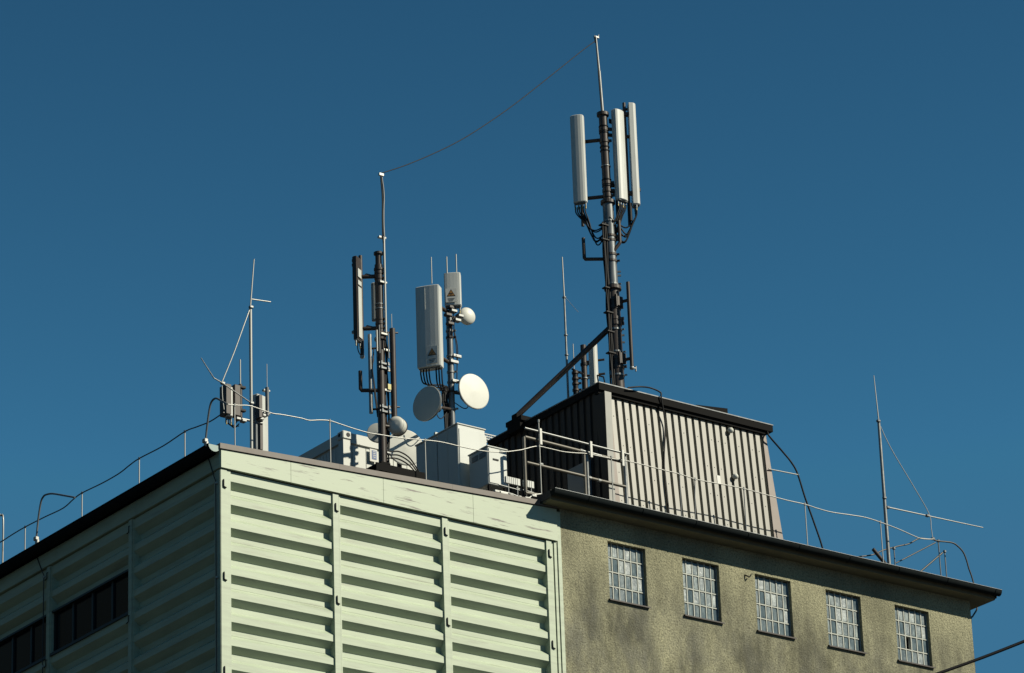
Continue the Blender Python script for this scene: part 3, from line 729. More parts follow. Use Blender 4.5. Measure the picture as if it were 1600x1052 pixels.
# ================================================================ second mast on the green building
NY_ = .62
b = at(598.5, 735, y=NY_); nx_ = b.x; zb = b.z
def nz_(v): return zof(nx_, NY_, v)
def rz(x): return .52+(ztop(XE-.46)+.02-.52)*(x+.02)/(XE-.44)   # height of the green building roof
m2 = thing('antenna_mast', (nx_, NY_, rz(nx_)), 'dark antenna mast with a bent thin top rod, standing at the green building roof edge', 'mast')
zj = nz_(526)
MB().tube([V(nx_,NY_,rz(nx_)), V(nx_,NY_,nz_(548))], .062, 16).build('lower_pole', STEELD, m2)
MB().tube([V(nx_+.055,NY_+.08,nz_(720)), V(nx_+.055,NY_+.08,nz_(411))], .072, 16).build('upper_pole', STEELD, m2)
MB().tube([V(ux:=nx_+.055,uy:=NY_+.08,nz_(412)), V(ux,uy,nz_(393))], .055, 14).build('top_tube', STEELD, m2)
ux, uy = nx_+.055, NY_+.08
for v, r in ((393,.082), (527,.10), (418,.085)):
    m = MB(); m.lathe((ux,uy,nz_(v)), Z, [(r*.6,-.035),(r,-.02),(r,.02),(r*.6,.035)], 18, False); m.build('flange', STEELD, m2)
for v in (424, 432, 440, 496, 503, 510, 517): clamp(m2, (ux,uy,nz_(v)), .068, STEELD, h=.02, name='band_clamp')
for v in (473, 480): clamp(m2, (ux,uy,nz_(v)), .067, GALV, h=.008, name='steel_band', ears=False)
for v in (570, 577, 638, 645):
    z = nz_(v); m = MB(); m.obox(V(nx_+.02,NY_-.07,z), X, Y, Z, .22, .03, .03); m.obox(V(nx_-.05,NY_-.05,z), X, Y, Z, .02, .12, .06); m.obox(V(nx_+.09,NY_-.05,z), X, Y, Z, .02, .12, .06); m.build('clamp_bar', GALVP, m2)
# bright slim rod beside the pole and the two bent rods on top
sx = at(603, 519, y=NY_-.02).x
MB().tube([V(sx,NY_-.02,nz_(519)), V(sx,NY_-.02,nz_(370))], .021, 10).build('slim_rod', ALU, m2)
zt = nz_(272); z0 = nz_(372)
pts = []
for u, v in ((600.6,376),(599.3,352),(599.2,330),(599.8,310),(599.0,295),(597.4,283),(596.6,273)): pts.append(at(u, v, y=NY_-.02))
MB().tube(smooth(pts, 5), .020, 8, True, .014).build('top_rod', GALVP, m2)
pts = []
for u, v in ((599,380),(598,366),(597.4,340),(597.6,318),(597.0,300),(595.5,284),(594.8,274)): pts.append(at(u, v, y=NY_-.04))
MB().tube(smooth(pts, 5), .012, 8).build('top_cable', BLACK, m2)
m = MB(); q = at(595.5, 273, y=NY_-.03); m.obox(q, X, Y, Z, .09, .04, .045); m.build('top_bracket', ALU, m2); topA = q
for v in (370, 521, 440): 
    m = MB(); m.obox(V(sx-.03,NY_,nz_(v)), X, Y, Z, .14, .06, .03); m.build('rod_clamp', ALU if v != 440 else GALV, m2)
# bent stub on the left
e = at(563.5, 610, y=NY_+.18); pts = [V(e.x,e.y,zof(e.x,e.y,580)), V(e.x,e.y,e.z+.02), e+V(.015,0,.0), V(nx_,NY_,e.z)]
bent(m2, pts, .034)
# round black cables and a yellow tag on the right of the pole
for k in range(6):
    dx = .09+.033*(k % 4); dy = .03+.05*(k//3); pts = []
    for v in (516, 530, 545, 575, 604, 640, 680, 712, 735): pts.append(V(nx_+dx*(1 if v > 530 else .8)+.018*math.sin(v*.045+k*1.7), NY_+dy, nz_(v)))
    MB().tube(smooth(pts, 4), .013, 7).build('cable', BLACK, m2)
for v in (546, 577, 609, 643): 
    m = MB(); m.obox(V(nx_+.13,NY_-.02,nz_(v)), X, Y, Z, .16, .03, .035, .004); m.build('cable_cleat', ALU, m2)
m = MB(); q = at(608.5,604.6,y=NY_-.05); m.obox(q, X, Y, Z, .065, .012, .10); m.build('tag_plate', YELLOW, m2)
for x_, va, vb, r in ((588.5,516,549,.018), (592.5,508,552,.012), (606.5,520,560,.013)):
    q = at(x_, va, y=NY_-.08); MB().tube([q, V(q.x,q.y,zof(q.x,q.y,vb))], r, 8).build('conduit', ALU if r > .015 else GALVP, m2)
for i in range(3):
    q = at(575+i*4, 560+i*8, y=NY_); MB().tube(smooth([at(584,545+8*i,y=NY_), at(582,575,y=NY_-.03), at(585,600+i*6,y=NY_), at(590,640+i*6,y=NY_)], 5), .01, 6).build('cable', BLACK, m2)
m = MB(); m.obox(V(nx_,NY_,zof(nx_,NY_,727)), X, Y, Z, .20, .18, .06, .01); m.build('base_collar', DARKMET, m2)
for k in range(5):
    v = 700+8*k; q = at(600+7*(k % 3), v, y=NY_-.02); m = MB(); m.obox(q, X, Y, Z, .06+.02*(k % 2), .05, .025); m.build('base_bolt', GALV if k % 2 else STEELD, m2)
for k in range(3):
    MB().tube(smooth([V(nx_+.06,NY_-.02,nz_(704+6*k)), at(612,706+5*k,y=NY_-.04), at(624,706+6*k,y=NY_+.05), at(640,716+6*k,y=NY_+.12), at(655,738+4*k,y=NY_+.15)], 6), .013, 7).build('cable', BLACK, m2)
# platform of open grating under the mast
pz = nz_(741); gq = thing('grating_platform', (nx_,NY_,rz(nx_)), 'small black steel grating platform around the foot of the mast at the roof edge', 'platform')
m = MB(); a0 = at(575,731,y=.55).x; a1 = at(648,748,y=.55).x
for k in range(26): 
    xx = a0+(a1-a0)*k/25; m.box((xx-.006,.30,pz-.02),(xx+.006,1.0,pz+.02))
for k in range(8): m.box((a0,.30+.1*k-.005,pz-.018),(a1,.30+.1*k+.005,pz+.018))
m.build('grating', DARKMET, gq)
for yy in (.27, 1.0): MB().box((a0-.02,yy,pz-.10),(a1+.02,yy+.03,pz+.03)).build('side_rail', DARKMET, gq)
for xx in (a0, a1):
    for yy in (.285, 1.015): MB().box((xx-.03,yy-.014,rz(xx)-.01),(xx+.03,yy+.014,pz-.10)).build('leg', DARKMET, gq)
# its aerials
pa, pb, _, n_, l_ = panel('panel_antenna', 'dark edged panel antenna on two arms at the left of the bent-rod mast', 552, 404, 533, NY_+.22, (-.50,.86), .20, .10, None, back=None, conn=2, mt=STEELD)  # dark body colour stands in for the white panel's shaded side
for va, vb in ((424,437),(442,449),(452,531)):
    q = at((552+559)/2+1.2, va, y=NY_+.22); z1q = zof(q.x,q.y,vb); cq = pb-n_*.047; m = MB(); m.obox(V(cq.x,cq.y,(q.z+z1q)/2)-n_*.004, l_, n_, Z, .13, .012, q.z-z1q); m.build('lit_back', RADOME, pa)  # white strips coloured in as the panel's sunlit back
m = MB(); e = at(563, 400, y=NY_+.27); m.tube([e, V(e.x,e.y,zof(e.x,e.y,559))], .034, 12); m.build('support_pipe', STEELD, pa)
for v in (408, 415, 520): q = at(557, v, y=NY_+.24); m = MB(); m.obox(q, X, Y, Z, .15, .07, .05); m.build('bracket', STEELD if v != 520 else GALV, pa)
for v in (433, 514): 
    z = zof(e.x, e.y, v); MB().tube([V(e.x,e.y,z), V(ux,uy,z)], .036, 10).build('arm', STEELD, pa)
    m = MB(); m.obox(V(e.x+.17,e.y,z+.06), X, Y, Z, .14, .05, .05); m.build('arm_clamp', GALV, pa)
q = at(566, 558, y=NY_+.27); m = MB(); m.lathe(q, Z, [(.02,-.03),(.04,-.01),(.04,.02)], 12); m.build('pipe_cap', ALU, pa)
q0 = at(559,536,y=NY_+.24); MB().tube(smooth([q0, q0+V(.0,0,-.12), q0+V(.04,0,-.2), V(e.x,e.y,zof(e.x,e.y,556))],5), .01, 6).build('cable', BLACK, pa)
pr_, _, _, _, _ = panel('panel_antenna', 'slim blue-grey panel antenna half hidden behind the upper pole of the bent-rod mast', 584.5, 441, 499, NY_+.28, (-.75,-.66), .13, .07, None, back=None, conn=0)
t = thing('rod_antenna', (0,0,0), 'thin light grey tube antenna left of the lower pole of the bent-rod mast', 'antenna'); q = at(577.5, 523, y=NY_+.12); zl = zof(q.x,q.y,646); t.location = V(q.x,q.y,zl)
MB().tube([q, V(q.x,q.y,zl)], .034, 12).build('tube', GALV, t)
for v in (545, 640): z = zof(q.x,q.y,v); MB().tube([V(q.x,q.y,z), V(nx_,NY_,z)], .018, 8).build('arm', STEELD, t)
t = thing('rod_antenna', (0,0,0), 'thick dark tube antenna with a fine whip, right of the bent-rod mast cables', 'antenna'); q = at(613, 514, y=NY_-.04); zl = zof(q.x,q.y,655); t.location = V(q.x,q.y,zl)
MB().tube([q, V(q.x,q.y,zl)], .050, 14).build('tube', STEELD, t)
MB().tube([q+V(-.01,0,0), V(q.x-.01,q.y,zof(q.x,q.y,491))], .006, 6).build('whip', ALU, t)
for v in (520, 636): z = zof(q.x,q.y,v); m = MB(); m.tube([V(q.x,q.y,z), V(nx_,NY_+.02,z-.02)], .016, 8); m.tube([V(q.x,q.y,z), V(q.x+.11,q.y,z+.02)], .016, 8); m.build('arm', STEELD, t)
dish('dish_antenna', 'large round cream dish right of the bent-rod mast foot, the biggest of the dishes', 634, 699, 3.2, (-.30,-.95,.02), .34, .16, facemat=DISHW)
bd = bpy.data.objects[[o.name for o in bpy.data.objects if o.get('label', '').startswith('large round cream')][0]]
q = at(634, 699, y=3.2)+V(.09,.34,0); MB().tube([V(q.x,q.y,rz(q.x)), V(q.x,q.y,q.z+.2)], .045, 12).build('post', STEELD, bd)
dish('dish_antenna', 'small drum shaped dish just above the large cream dish', 618, 663.5, NY_-.10, (-.82,-.57,.0), .155, .15, 'drum', arm=V(nx_,NY_,nz_(665)))
dish('dish_antenna', 'pale grey dish behind the lower pole of the bent-rod mast, over the container', 589.5, 676, NY_+.45, (-.60,-.80,.02), .175, .10, arm=V(nx_,NY_+.05,nz_(672)), facemat=RADOME)

# ================================================================ third mast behind the cabinets
QY = 2.75
b = at(706.5, 658, y=QY); qx = b.x
def qz(v): return zof(qx, QY, v)
m3 = thing('antenna_mast', (qx, QY, rz(qx)), 'slim grey antenna mast behind the white cabinets, carrying two panels and three dishes', 'mast')
MB().tube([V(qx,QY,rz(qx)), V(qx,QY,qz(486))], .060, 16).build('pole', GALVP, m3)
for v in (518, 528, 557, 582, 598, 613, 640): clamp(m3, (qx,QY,qz(v)), .06, GALV if v not in (528, 613) else STEELD, h=.018, name='clamp')
for v, dx in ((497,-.10), (502,.10), (489,.02), (510,-.06), (494,.16), (484,-.02)):
    m = MB(); m.obox(V(qx+dx,QY-.10,qz(v)), X, Y, Z, .13, .10, .055, .008); m.build('mount_bracket', GALV if dx > 0 else STEELD, m3)
for v, dx in ((557,.16), (567,.05), (597,.10)):
    m = MB(); m.obox(V(qx+dx*.6,QY-.07,qz(v)), X, Y, Z, .18, .05, .05, .006); m.build('mount_bracket', GALV, m3)
for k in range(4):
    pts = [V(qx-.16+.035*k,QY+.04+.02*k,qz(604+3*k)), V(qx-.17+.03*k,QY+.03,qz(630)), V(qx-.13+.03*k,QY+.03,qz(668)), V(qx-.12+.03*k,QY+.03,rz(qx))]
    MB().tube(smooth(pts,5), .022, 8).build('cable', BLACK, m3)
for k in range(2):
    MB().tube(smooth([V(qx+.07,QY-.06,qz(520)), V(qx+.09+.03*k,QY-.07,qz(545)), V(qx+.10,QY-.06,qz(575)), V(qx+.09,QY-.05,qz(600))],5), .009, 6).build('cable', BLACK, m3)
A = (-.80,-.60)
pA, pAb, pAt, nA, lA = panel('panel_antenna', 'wide flat white panel antenna left of the slim mast, warning sign near its lower edge', 666.5, 446, 573, QY-.35, A, .44, .19, 'panels with warning signs', back=None, conn=0, rnd=.12)
warn_sign(pA, at_plane(675.5, 555, at(666.5,446,y=QY-.35), nA)+nA*.012, nA, .21, .33)
m = MB(); q = at_plane(663.5, 467, at(666.5,446,y=QY-.35), nA); m.obox(q, lA, nA, Z, .016, .012, .42); m.build('front_seam', RADOME, pA)
q = at_plane(674.7, 440, at(666.5,446,y=QY-.35)-nA*.06, nA); MB().tube([q-Z*.04, V(q.x,q.y,zof(q.x,q.y,402))], .010, 6).build('whip', ALU, pA)
for v in (489, 568): 
    z = qz(v); MB().tube([V(qx,QY,z), pAb*1+Z*(z-pAb.z)-nA*.05], .035, 8).build('arm', STEELD, pA)
for k in range(7):
    a = (k-3)*.052+(.05 if k > 3 else -.03); p = pAb+lA*a
    e2 = V(qx-.15+.02*(k % 4), QY, qz(606+4*(k % 3)))
    MB().tube(smooth([p, p-Z*.10, p-Z*(.22+.012*k)+(e2-p)*.12, (p*.4+e2*.6)-Z*(.10-.0*k)+V(0,0,-.02*k), e2, e2-Z*.25], 6), .014, 7).build('cable', BLACK, pA)
B = (-.66,-.75)
pB, pBb, pBt, nB, lB = panel('panel_antenna', 'smaller white panel antenna with two whips at the top of the slim mast', 706, 425.5, 477, QY-.15, B, .30, .15, 'panels with warning signs', back=None, conn=3, rnd=.12)
warn_sign(pB, at_plane(705, 462, at(706,425.5,y=QY-.15), nB)+nB*.012, nB, .20, .27)
for u, v0, v1 in ((698.6,430,401.5), (713.3,426,397.5)):
    q = at(u, v0, y=QY-.08); MB().tube([q, V(q.x,q.y,zof(q.x,q.y,v1))], .012, 8).build('whip', ALU, pB)
MB().tube([V(qx,QY,qz(492)), pBb-nB*.05+Z*.0], .04, 10).build('mount_arm', STEELD, pB)
for k in range(3):
    p = pBb+lB*(k-1)*.09-Z*.12; MB().tube(smooth([p, p-Z*.1, V(qx+.05*(k-1),QY-.08,qz(505)), V(qx+.06*(k-1),QY-.07,qz(530))],5), .011, 6).build('cable', BLACK, pB)
dish('dish_antenna', 'small domed white dish near the top of the slim mast, under the smaller panel', 730, 494, QY-.02, (-.10,-.98,.0), .165, .08, 'dome', arm=V(qx,QY,qz(496)))
m = None
dR_ = dish('dish_antenna', 'flat bright white dish on the right of the slim mast', 741, 611.5, QY-.22, (.03,-1,.03), .335, .13, arm=V(qx,QY,qz(613)))
dL_ = dish('dish_antenna', 'flat shaded blue-grey dish on the left of the slim mast', 666.5, 630.5, QY-.30, (-.97,-.24,.02), .325, .13, arm=V(qx,QY,qz(640)))
for k, (uu, vv, par) in enumerate(((724, 634, dR_), (690, 650, dL_))):
    q = at(uu, vv, y=QY-.05); s_ = 1 if k == 0 else -1
    MB().tube(smooth([V(qx+.06*s_,QY,qz(628 if k == 0 else 640)), q+V(0,0,-.05), q+V(.10*s_,0,.0), q+V(.12*s_,0,.18)], 6), .009, 6).build('cable', BLACK, par)

# ================================================================ white container and cabinets on the green building roof
CY = 4.3
c0 = at(536, 673, y=CY); cx0 = c0.x; ct = c0.z; cbk = at(463.6, 712.7, x=cx0).y; cz = rz(cx0+1.5)+.02
cx1 = cx0+6.0
ct_ = thing('container', (cx0, CY, cz), 'white box container behind the roof edge, its near corner left of the bent-rod mast', 'container')
m = MB(); m.box((cx0+.05,CY+.05,cz+.05),(cx1-.05,cbk,ct-.06)); m.build('body', CONT, ct_)
m = MB()
for k in range(18):
    a = cx0+.22+k*.3
    m.box((a,CY+.03,cz+.12),(a+.285,CY+.05,ct-.24))
m.build('wall_panel', CONT, ct_)
m = MB()
for k in range(12): a = CY+.2+k*(cbk-CY-.3)/12; m.box((cx0+.035,a,cz+.12),(cx0+.05,a+(cbk-CY-.3)/12-.015,ct-.24))
m.build('wall_panel', CONT, ct_)
m = MB(); m.box((cx0+.16,CY+.005,ct-.20),(cx1,CY+.06,ct-.012)); m.build('top_rail', CONT, ct_)
m = MB(); m.box((cx0+.005,CY+.16,ct-.20),(cx0+.06,cbk,ct-.012)); m.build('top_rail', CONT, ct_)
m = MB(); m.box((cx0+.03,CY+.03,ct-.011),(cx1,cbk,ct)); m.build('roof', CONT, ct_)
m = MB(); m.box((cx0,CY,cz),(cx0+.155,CY+.155,ct-.16)); m.build('corner_post', CONT, ct_)
m = MB(); m.obox((cx0+.08,CY+.08,ct-.07), X, Y, Z, .19, .19, .16, .015); m.m = 1
m.lathe((cx0+.10,CY-.016,ct-.065), (0,-1,0), [(.042,0),(.042,.004)], 14, False); m.lathe((cx0-.016,CY+.10,ct-.065), (-1,0,0), [(.035,0),(.035,.004)], 14, False); m.build('corner_casting', [CONT, BLACK], ct_)
q = at(583.5, 712, y=CY-.02); 
m = MB(); m.obox(q, X, Y, Z, .16, .012, .24); sg = m.build('sign_plate', SIGNW, ct_)
m = MB(); m.obox(q+V(.012,-.008,.01), X, Y, Z, .10, .006, .17); m.build('sign_field', SIGNBL, sg)
m = MB()
for k in range(4): m.obox(q+V(.012,-.0125,.07-.035*k), X, Y, Z, .06-.01*(k % 2), .003, .012)
m.build('sign_marks', SIGNW, sg)
q = at(481, 707, x=cx0); 
def cabinet(name, label, x0, y0, x1, y1, z0, z1, cat='cabinet'):
    t = thing(name, (x0, y0, z0), label, cat)
    c = V((x0+x1)/2, (y0+y1)/2, (z0+z1)/2); m = MB(); m.obox(c, X, Y, Z, x1-x0, y1-y0, z1-z0, .012); m.build('body', CAB, t)
    m = MB(); m.obox(V(c.x,c.y,z1+.012), X, Y, Z, x1-x0+.03, y1-y0+.03, .024, .006); m.build('lid', CAB, t)
    return t
# tall cabinet row
tq = at(714.3, 660.5, y=1.2); tx0 = tq.x; tt = tq.z; tx1 = at(757.6, 670.7, y=1.2).x; ty1 = at(682.8, 678.6, x=tx0).y
tc = cabinet('equipment_cabinet', 'tall white equipment cabinet in front of the slim mast, the tallest of the cabinets', tx0, 1.2, tx1, ty1, rz(tx0), tt-.024)
m = MB(); m.box((tx0+.03,1.186,rz(tx0)+.15),(tx1-.03,1.2,tt-.10)); m.build('door', CAB, tc)
m = MB(); 
for k in (1,): m.box((tx0-.006,1.2+(ty1-1.2)*.5-.006,rz(tx0)+.08),(tx0,1.2+(ty1-1.2)*.5+.006,tt-.06))
m.build('side_seam', SIGNB if 0 else CAB, tc)
m = MB(); m.box((tx1+.0165,1.24,rz(tx0)),(tx1+.055,ty1,tt-.12)); m.build('cable_duct', CAB, tc)
ly1 = at(648.7, 695.6, x=tx0).y
lc_ = cabinet('equipment_cabinet', 'white cabinet directly behind the tall one, only its shaded left side in view', tx0+.01, ty1+.04, tx1, ly1, rz(tx0), at(648.7,695.6,y=ly1).z-.024)
m = MB(); m.obox((tx0+.05,ty1+.10,tt+.01), X, Y, Z, .06, .05, .10); m.build('lifting_lug', CAB, lc_)
sq = at(761.5, 695.6, y=.5); sx0 = sq.x; st_ = sq.z; sx1 = at(791.7,703,y=.5).x; sy1 = at(732,708.7,x=sx0).y; sz0 = at(762,755.5,y=.5).z
sc = cabinet('equipment_cabinet', 'small white cabinet with a dark slot handle, in front of the tall cabinet', sx0, .5, sx1, sy1, sz0, st_-.024)
m = MB(); m.box((sx0+.02,.488,sz0+.03),(sx1-.02,.5,st_-.05)); dr = m.build('door', CAB, sc)
q = at(774.6, 718.5, y=.485); m = MB(); m.obox(q, X, Y, Z, .12, .01, .03); m.build('handle', BLACK, dr)
m = MB(); z = st_-.12
for k in range(2):
    y0 = .56+k*(sy1-.62)/2; m.box((sx0-.008,y0,z-.07),(sx0-.001,y0+(sy1-.62)/2-.04,z+.03))
m.build('side_vent', GALVP, sc)
for xx in (sx0+.04, sx1-.04):
    for yy in (.54, sy1-.04): MB().box((xx-.02,yy-.02,rz(xx)-.01),(xx+.02,yy+.02,sz0)).build('leg', DARKMET, sc)
# light grating container top behind, and cable trays in front of the railing
q0, q1 = at(754,675.5,y=4.6), at(786,684,y=4.6)
t = thing('mesh_screen', (q0.x,4.6,3.52), 'pale perforated metal screen right behind the tall cabinet, left of the cabin roof', 'screen')
m = MB(); zt4 = .5*(q0.z+q1.z)
for k in range(4): m.box((q0.x,4.6,zt4-.02-k*.05),(q1.x+.2,4.612,zt4-k*.05))
for k in range(int((q1.x+.2-q0.x)/.05)): m.box((q0.x+k*.05,4.613,zt4-.18),(q0.x+.02+k*.05,4.622,zt4))
m.build('mesh', GALV, t)
for xx in (q0.x+.02, q1.x+.12): MB().box((xx,4.623,3.40),(xx+.04,4.663,zt4)).build('post', GALV, t)
for i, (ua, ub, va, vb, lab) in enumerate(((790.5,813,745.5,757.5,'ribbed pale cable tray beside the small cabinet, left of the railing post'), (818.5,834.5,750.5,762,'short ribbed pale cable tray behind the first railing post'))):
    a, b2 = at(ua, va, y=.20), at(ub, vb, y=.20)
    zz = .5*(a.z+b2.z); t = thing('cable_tray', ((a.x+b2.x)/2,.2,rz(6)), lab, 'cable tray')
    m = MB(); m.box((a.x,.20,zz-.06),(b2.x,.24,zz+.06))
    for k in range(int((b2.x-a.x)/.04)): m.box((a.x+k*.04,.193,zz-.058),(a.x+k*.04+.012,.2,zz+.058))
    m.build('tray', RADOME, t)
    for xx in (a.x+.06, b2.x-.05): MB().tube([V(xx,.22,zz-.06), V(xx,.22,rz(6)-.01)], .012, 6).build('leg', GALV, t)
    MB().tube([V(a.x-.15,.22,zz-.12), V(b2.x+.05,.22,zz-.14)], .011, 6).build('cross_bar', GALV, t)
t = thing('pipe_clamps', (6.0,.12,rz(6)), 'low row of bright pipe clamps and rods along the brown roof edge below the railing', 'clamp row')
for u, v, w_ in ((776,768,.10),(787,771,.16),(799,775,.08),(812,777,.06),(824,779,.12),(834,775,.1)):
    q = at(u, v, y=.12); m = MB(); m.obox(q, X, Y, Z, w_, .05, .04, .006); m.build('clamp', ALU, t)
MB().tube([at(774,766,y=.13), at(800,772,y=.13), at(815,778,y=.13)], .013, 6).build('rod', GALV, t)
MB().tube(smooth([at(823,781,y=.12), at(833,774,y=.12), at(845,772,y=.12)],4), .013, 6).build('rod', ALU, t)

# ================================================================ railing on the concrete roof edge
GY = .15
g = thing('guard_rail', (at(821,770,y=GY).x,GY,.965), 'pipe railing with clamps in front of the dark cabin side', 'railing')
def pipe(a, b, r, name, mt, y=GY): 
    MB().tube([at(a[0],a[1],y=y), at(b[0],b[1],y=y)], r, 12).build(name, mt, g)
def post(u, v0, v1, r, name='post', mt=OLIVE, y=GY):
    p = at(u, v1, y=y); MB().tube([V(p.x,y,p.z), V(p.x,y,zof(p.x,y,v0))], r, 12).build(name, mt, g)
pipe((820,669),(982.6,710.4), .020, 'top_pipe', GALV, GY-.05)
pipe((820,683),(907,705), .030, 'upper_rail', OLIVE); pipe((907,704),(973,721.6), .024, 'upper_rail', GALV)
pipe((940,713),(973,722), .030, 'upper_rail', OLIVE)
pipe((823,722.8),(914.8,744.8), .028, 'middle_rail', OLIVE); pipe((921,747),(979,761.3), .028, 'middle_rail', OLIVE)
pipe((821,770.5),(846,774), .028, 'bottom_rail', OLIVE)
post(821.5,683,770,.030); post(915.3,709.8,778,.028); post(919.6,711.5,779,.026,mt=GALV); post(979.7,708,795,.032,mt=GALV)
for u, v0, v1 in ((845,670,695),(923.8,690.5,714.5),(973.5,704,728)):
    q = at(u, (v0+v1)/2, y=GY-.085); m = MB(); m.obox(q, X, Y, Z, .055, .02, .30, .006); m.build('clamp_plate', ALU, g)
for u, v in ((908,704.5),(921,747),(845,726),(936,751)):
    q = at(u, v, y=GY); MB().lathe(q-X*.03, X, [(.034,0),(.034,.06)], 12, False).build('pipe_collar', GALV, g)

# ================================================================ lightning protection
def cond(name, pts, r, mt, par, k=5): return MB().tube(smooth(pts, k), r, 7).build(name, mt, par)
WR = .0100
# front roof edge: wire on slim posts
fl = thing('roof_conductor', (3.9,.1,.7), 'thin pale lightning wire on slim posts along the front roof edges', 'lightning conductor')
FY = -.02
front = [(356,632),(372,633.5),(392,634.6),(423.7,645.6),(440,648),(470,653.5),(483,657),(500,656.5),(515,657.6),(532,663),(550,669),(574,676),(597.5,680),(630,685),(663,687.7),(690,691),(720,698),(749.7,704),(772,706.3),(791.7,706),(815,703),(838.5,697.5),(858,701),(880,706),(900,708),(918,709.3),(955.7,716.8),(977,719.7),(1010,727.8),(1040,735.5),(1062.5,741),(1087,749),(1120,755.5),(1159.5,763),(1200,774),(1230,782),(1257,788),(1277,794.5),(1299,800.4),(1330,805),(1353,809),(1376.8,816.6),(1404,827),(1422,835),(1436.4,841),(1447,842.5),(1458,842.7)]
cond('wire', [at(u, v, y=.12) for u, v in front], WR, ALU, fl, 4)
for u, v0, v1, zb_ in ((366.5,633,698,None),(515.3,657.6,726,None),(664,688,754,None),(841.5,658,771,.965),(955,715,785,.965),(1061.5,741,812,.965),(1085.8,749,817,.965),(1162,763.5,834,.965),(1257.5,788,855,.965),(1375.5,816,882,.965)):
    p = at(u, v0, y=.12); zz = (rz(p.x)+.05 if zb_ is None else zb_)
    if u == 1085.8: pts = [p, p+V(-.02,0,-.3), V(p.x-.05,.12,.965)]
    else: pts = [p+Z*.01, V(p.x+.004,.12,zz)]
    MB().tube(pts, .010, 7).build('post', ALU if u < 1000 or u > 1200 else GALVP, fl)
    MB().lathe(p-Z*.025, Z, [(.018,0),(.018,.05)], 8, False).build('wire_holder', ALU, fl)
# left eave wire, posts and goose-neck pipes (x = const plane)
el = thing('roof_conductor', (.12,3,.6), 'thin dark lightning wire on slim posts along the left eave in shade', 'lightning conductor')
LX = .05
pts = [at(-90,905,x=LX)]+[at(u, v, x=LX) for u, v in ((-40,870),(0,847.6),(20,835),(39.4,823.6),(70,808),(98.5,794.3),(115,780),(128.3,770.4),(160,755),(186,740),(202,727.5),(217.5,716.6),(255,697),(288.8,674.6),(308,667),(328.7,658.6),(350,644.5))]
cond('wire', pts, .011, WIRED, el, 4)
for u, v0 in ((39.4,823.6),(128.3,770.4),(217.5,716.6),(288.8,674.6)):
    p = at(u, v0, x=LX); MB().tube([p, V(p.x,p.y,.52)], .011, 7).build('post', ALU, el)
    MB().lathe(p-Z*.02, Z, [(.018,0),(.018,.04)], 8, False).build('wire_holder', GALVP, el)
p = at(4, 870, x=LX); MB().tube(smooth([V(LX,p.y,.52), V(LX,p.y,at(2,815,x=LX).z), at(1.5,806,x=LX), at(-2,803,x=LX), at(-8,804,x=LX)],4), .016, 8).build('hook_post', ALU, el)
for pts, base in (([(56,846),(57.5,835),(60,810),(64,785),(68,776),(73,772.8),(82.5,771.7),(100,774.5),(117,777.6)], (56.5,842)), ([(321.5,690),(323,672),(326,648),(328.7,633),(332,626),(337.4,622.6),(345,626),(354.7,631.5)], (320.5,689))):
    LG = -.225
    cond('goose_neck', [at(u, v, x=LG) for u, v in pts], .017, GALVP, el, 5)
    q = at(base[0], base[1], x=LG); m = MB(); m.obox(q, X, Y, Z, .07, .09, .07, .01); m.obox(q+V(0,-.05,-.07), X, Y, Z, .05, .05, .09, .01); m.tube([q-Z*.04, V(q.x,q.y,.54)], .02, 8); m.build('base_fitting', ALU, el)
# down conductors on the left wall
for pts in ([(322,708),(328,724),(333,741),(337,752)], [(58,872),(62,883),(66,893),(68.5,899)]):
    P_ = [at(u, v, x=-.03) for u, v in pts]; P_.append(V(-.03,P_[-1].y,BOT))
    m = MB(); m.tube(smooth(P_[:-1],3)+[P_[-1]], .010, 6); m.build('down_wire', WIRED, el)
    for k in range(8):
        q = P_[-2]-Z*(.03+1.62*k); m = MB(); m.obox(q+X*.01, X, Y, Z, .04, .05, .035, .005); m.build('wire_clip', ALU, el)
# left lightning rod
LY = .55
q = at(393, 702, y=LY); lx = q.x
lt = thing('lightning_rod', (lx,LY,rz(lx)), 'tall pale lightning rod with a side bar at the left corner of the green building', 'rod')
zt_ = zof(lx,LY,479)
MB().tube([V(lx,LY,rz(lx)), V(lx,LY,zt_)], .027, 12).build('tube', ALU, lt)
MB().tube([V(lx,LY,zt_), at(397,405,y=LY)], .013, 8, True, .009).build('tip', ALU, lt)
MB().tube([at(393.3,467.8,y=LY), at(422.8,472,y=LY)], .012, 8).build('side_bar', ALU, lt)
cond('stay', [at(391.5,480,y=LY), at(383,503,y=LY-.02), at(366,550,y=LY-.04), at(347,597,y=LY-.05)], .010, ALU, lt, 4)
MB().tube([at(334,590.8,y=LY-.05), at(348,599,y=LY-.05), V(lx,LY,zof(lx,LY,630))], .011, 8).build('diagonal_bar', GALV, lt)
MB().tube([at(314,559.4,y=LY-.05), at(334,590.8,y=LY-.05)], .008, 7, True, .011).build('diagonal_tip', GALVP, lt)
for u, v in ((392.3,480),(348,599),(393,630)): q = at(u,v,y=LY-.02); m = MB(); m.obox(q, X, Y, Z, .07, .06, .045, .008); m.build('clamp', GALV, lt)
MB().tube(smooth([at(347,603,y=LY-.05), at(347.5,620,y=LY-.05), at(350,640,y=LY-.05)],4), .009, 6).build('link_wire', ALU, lt)
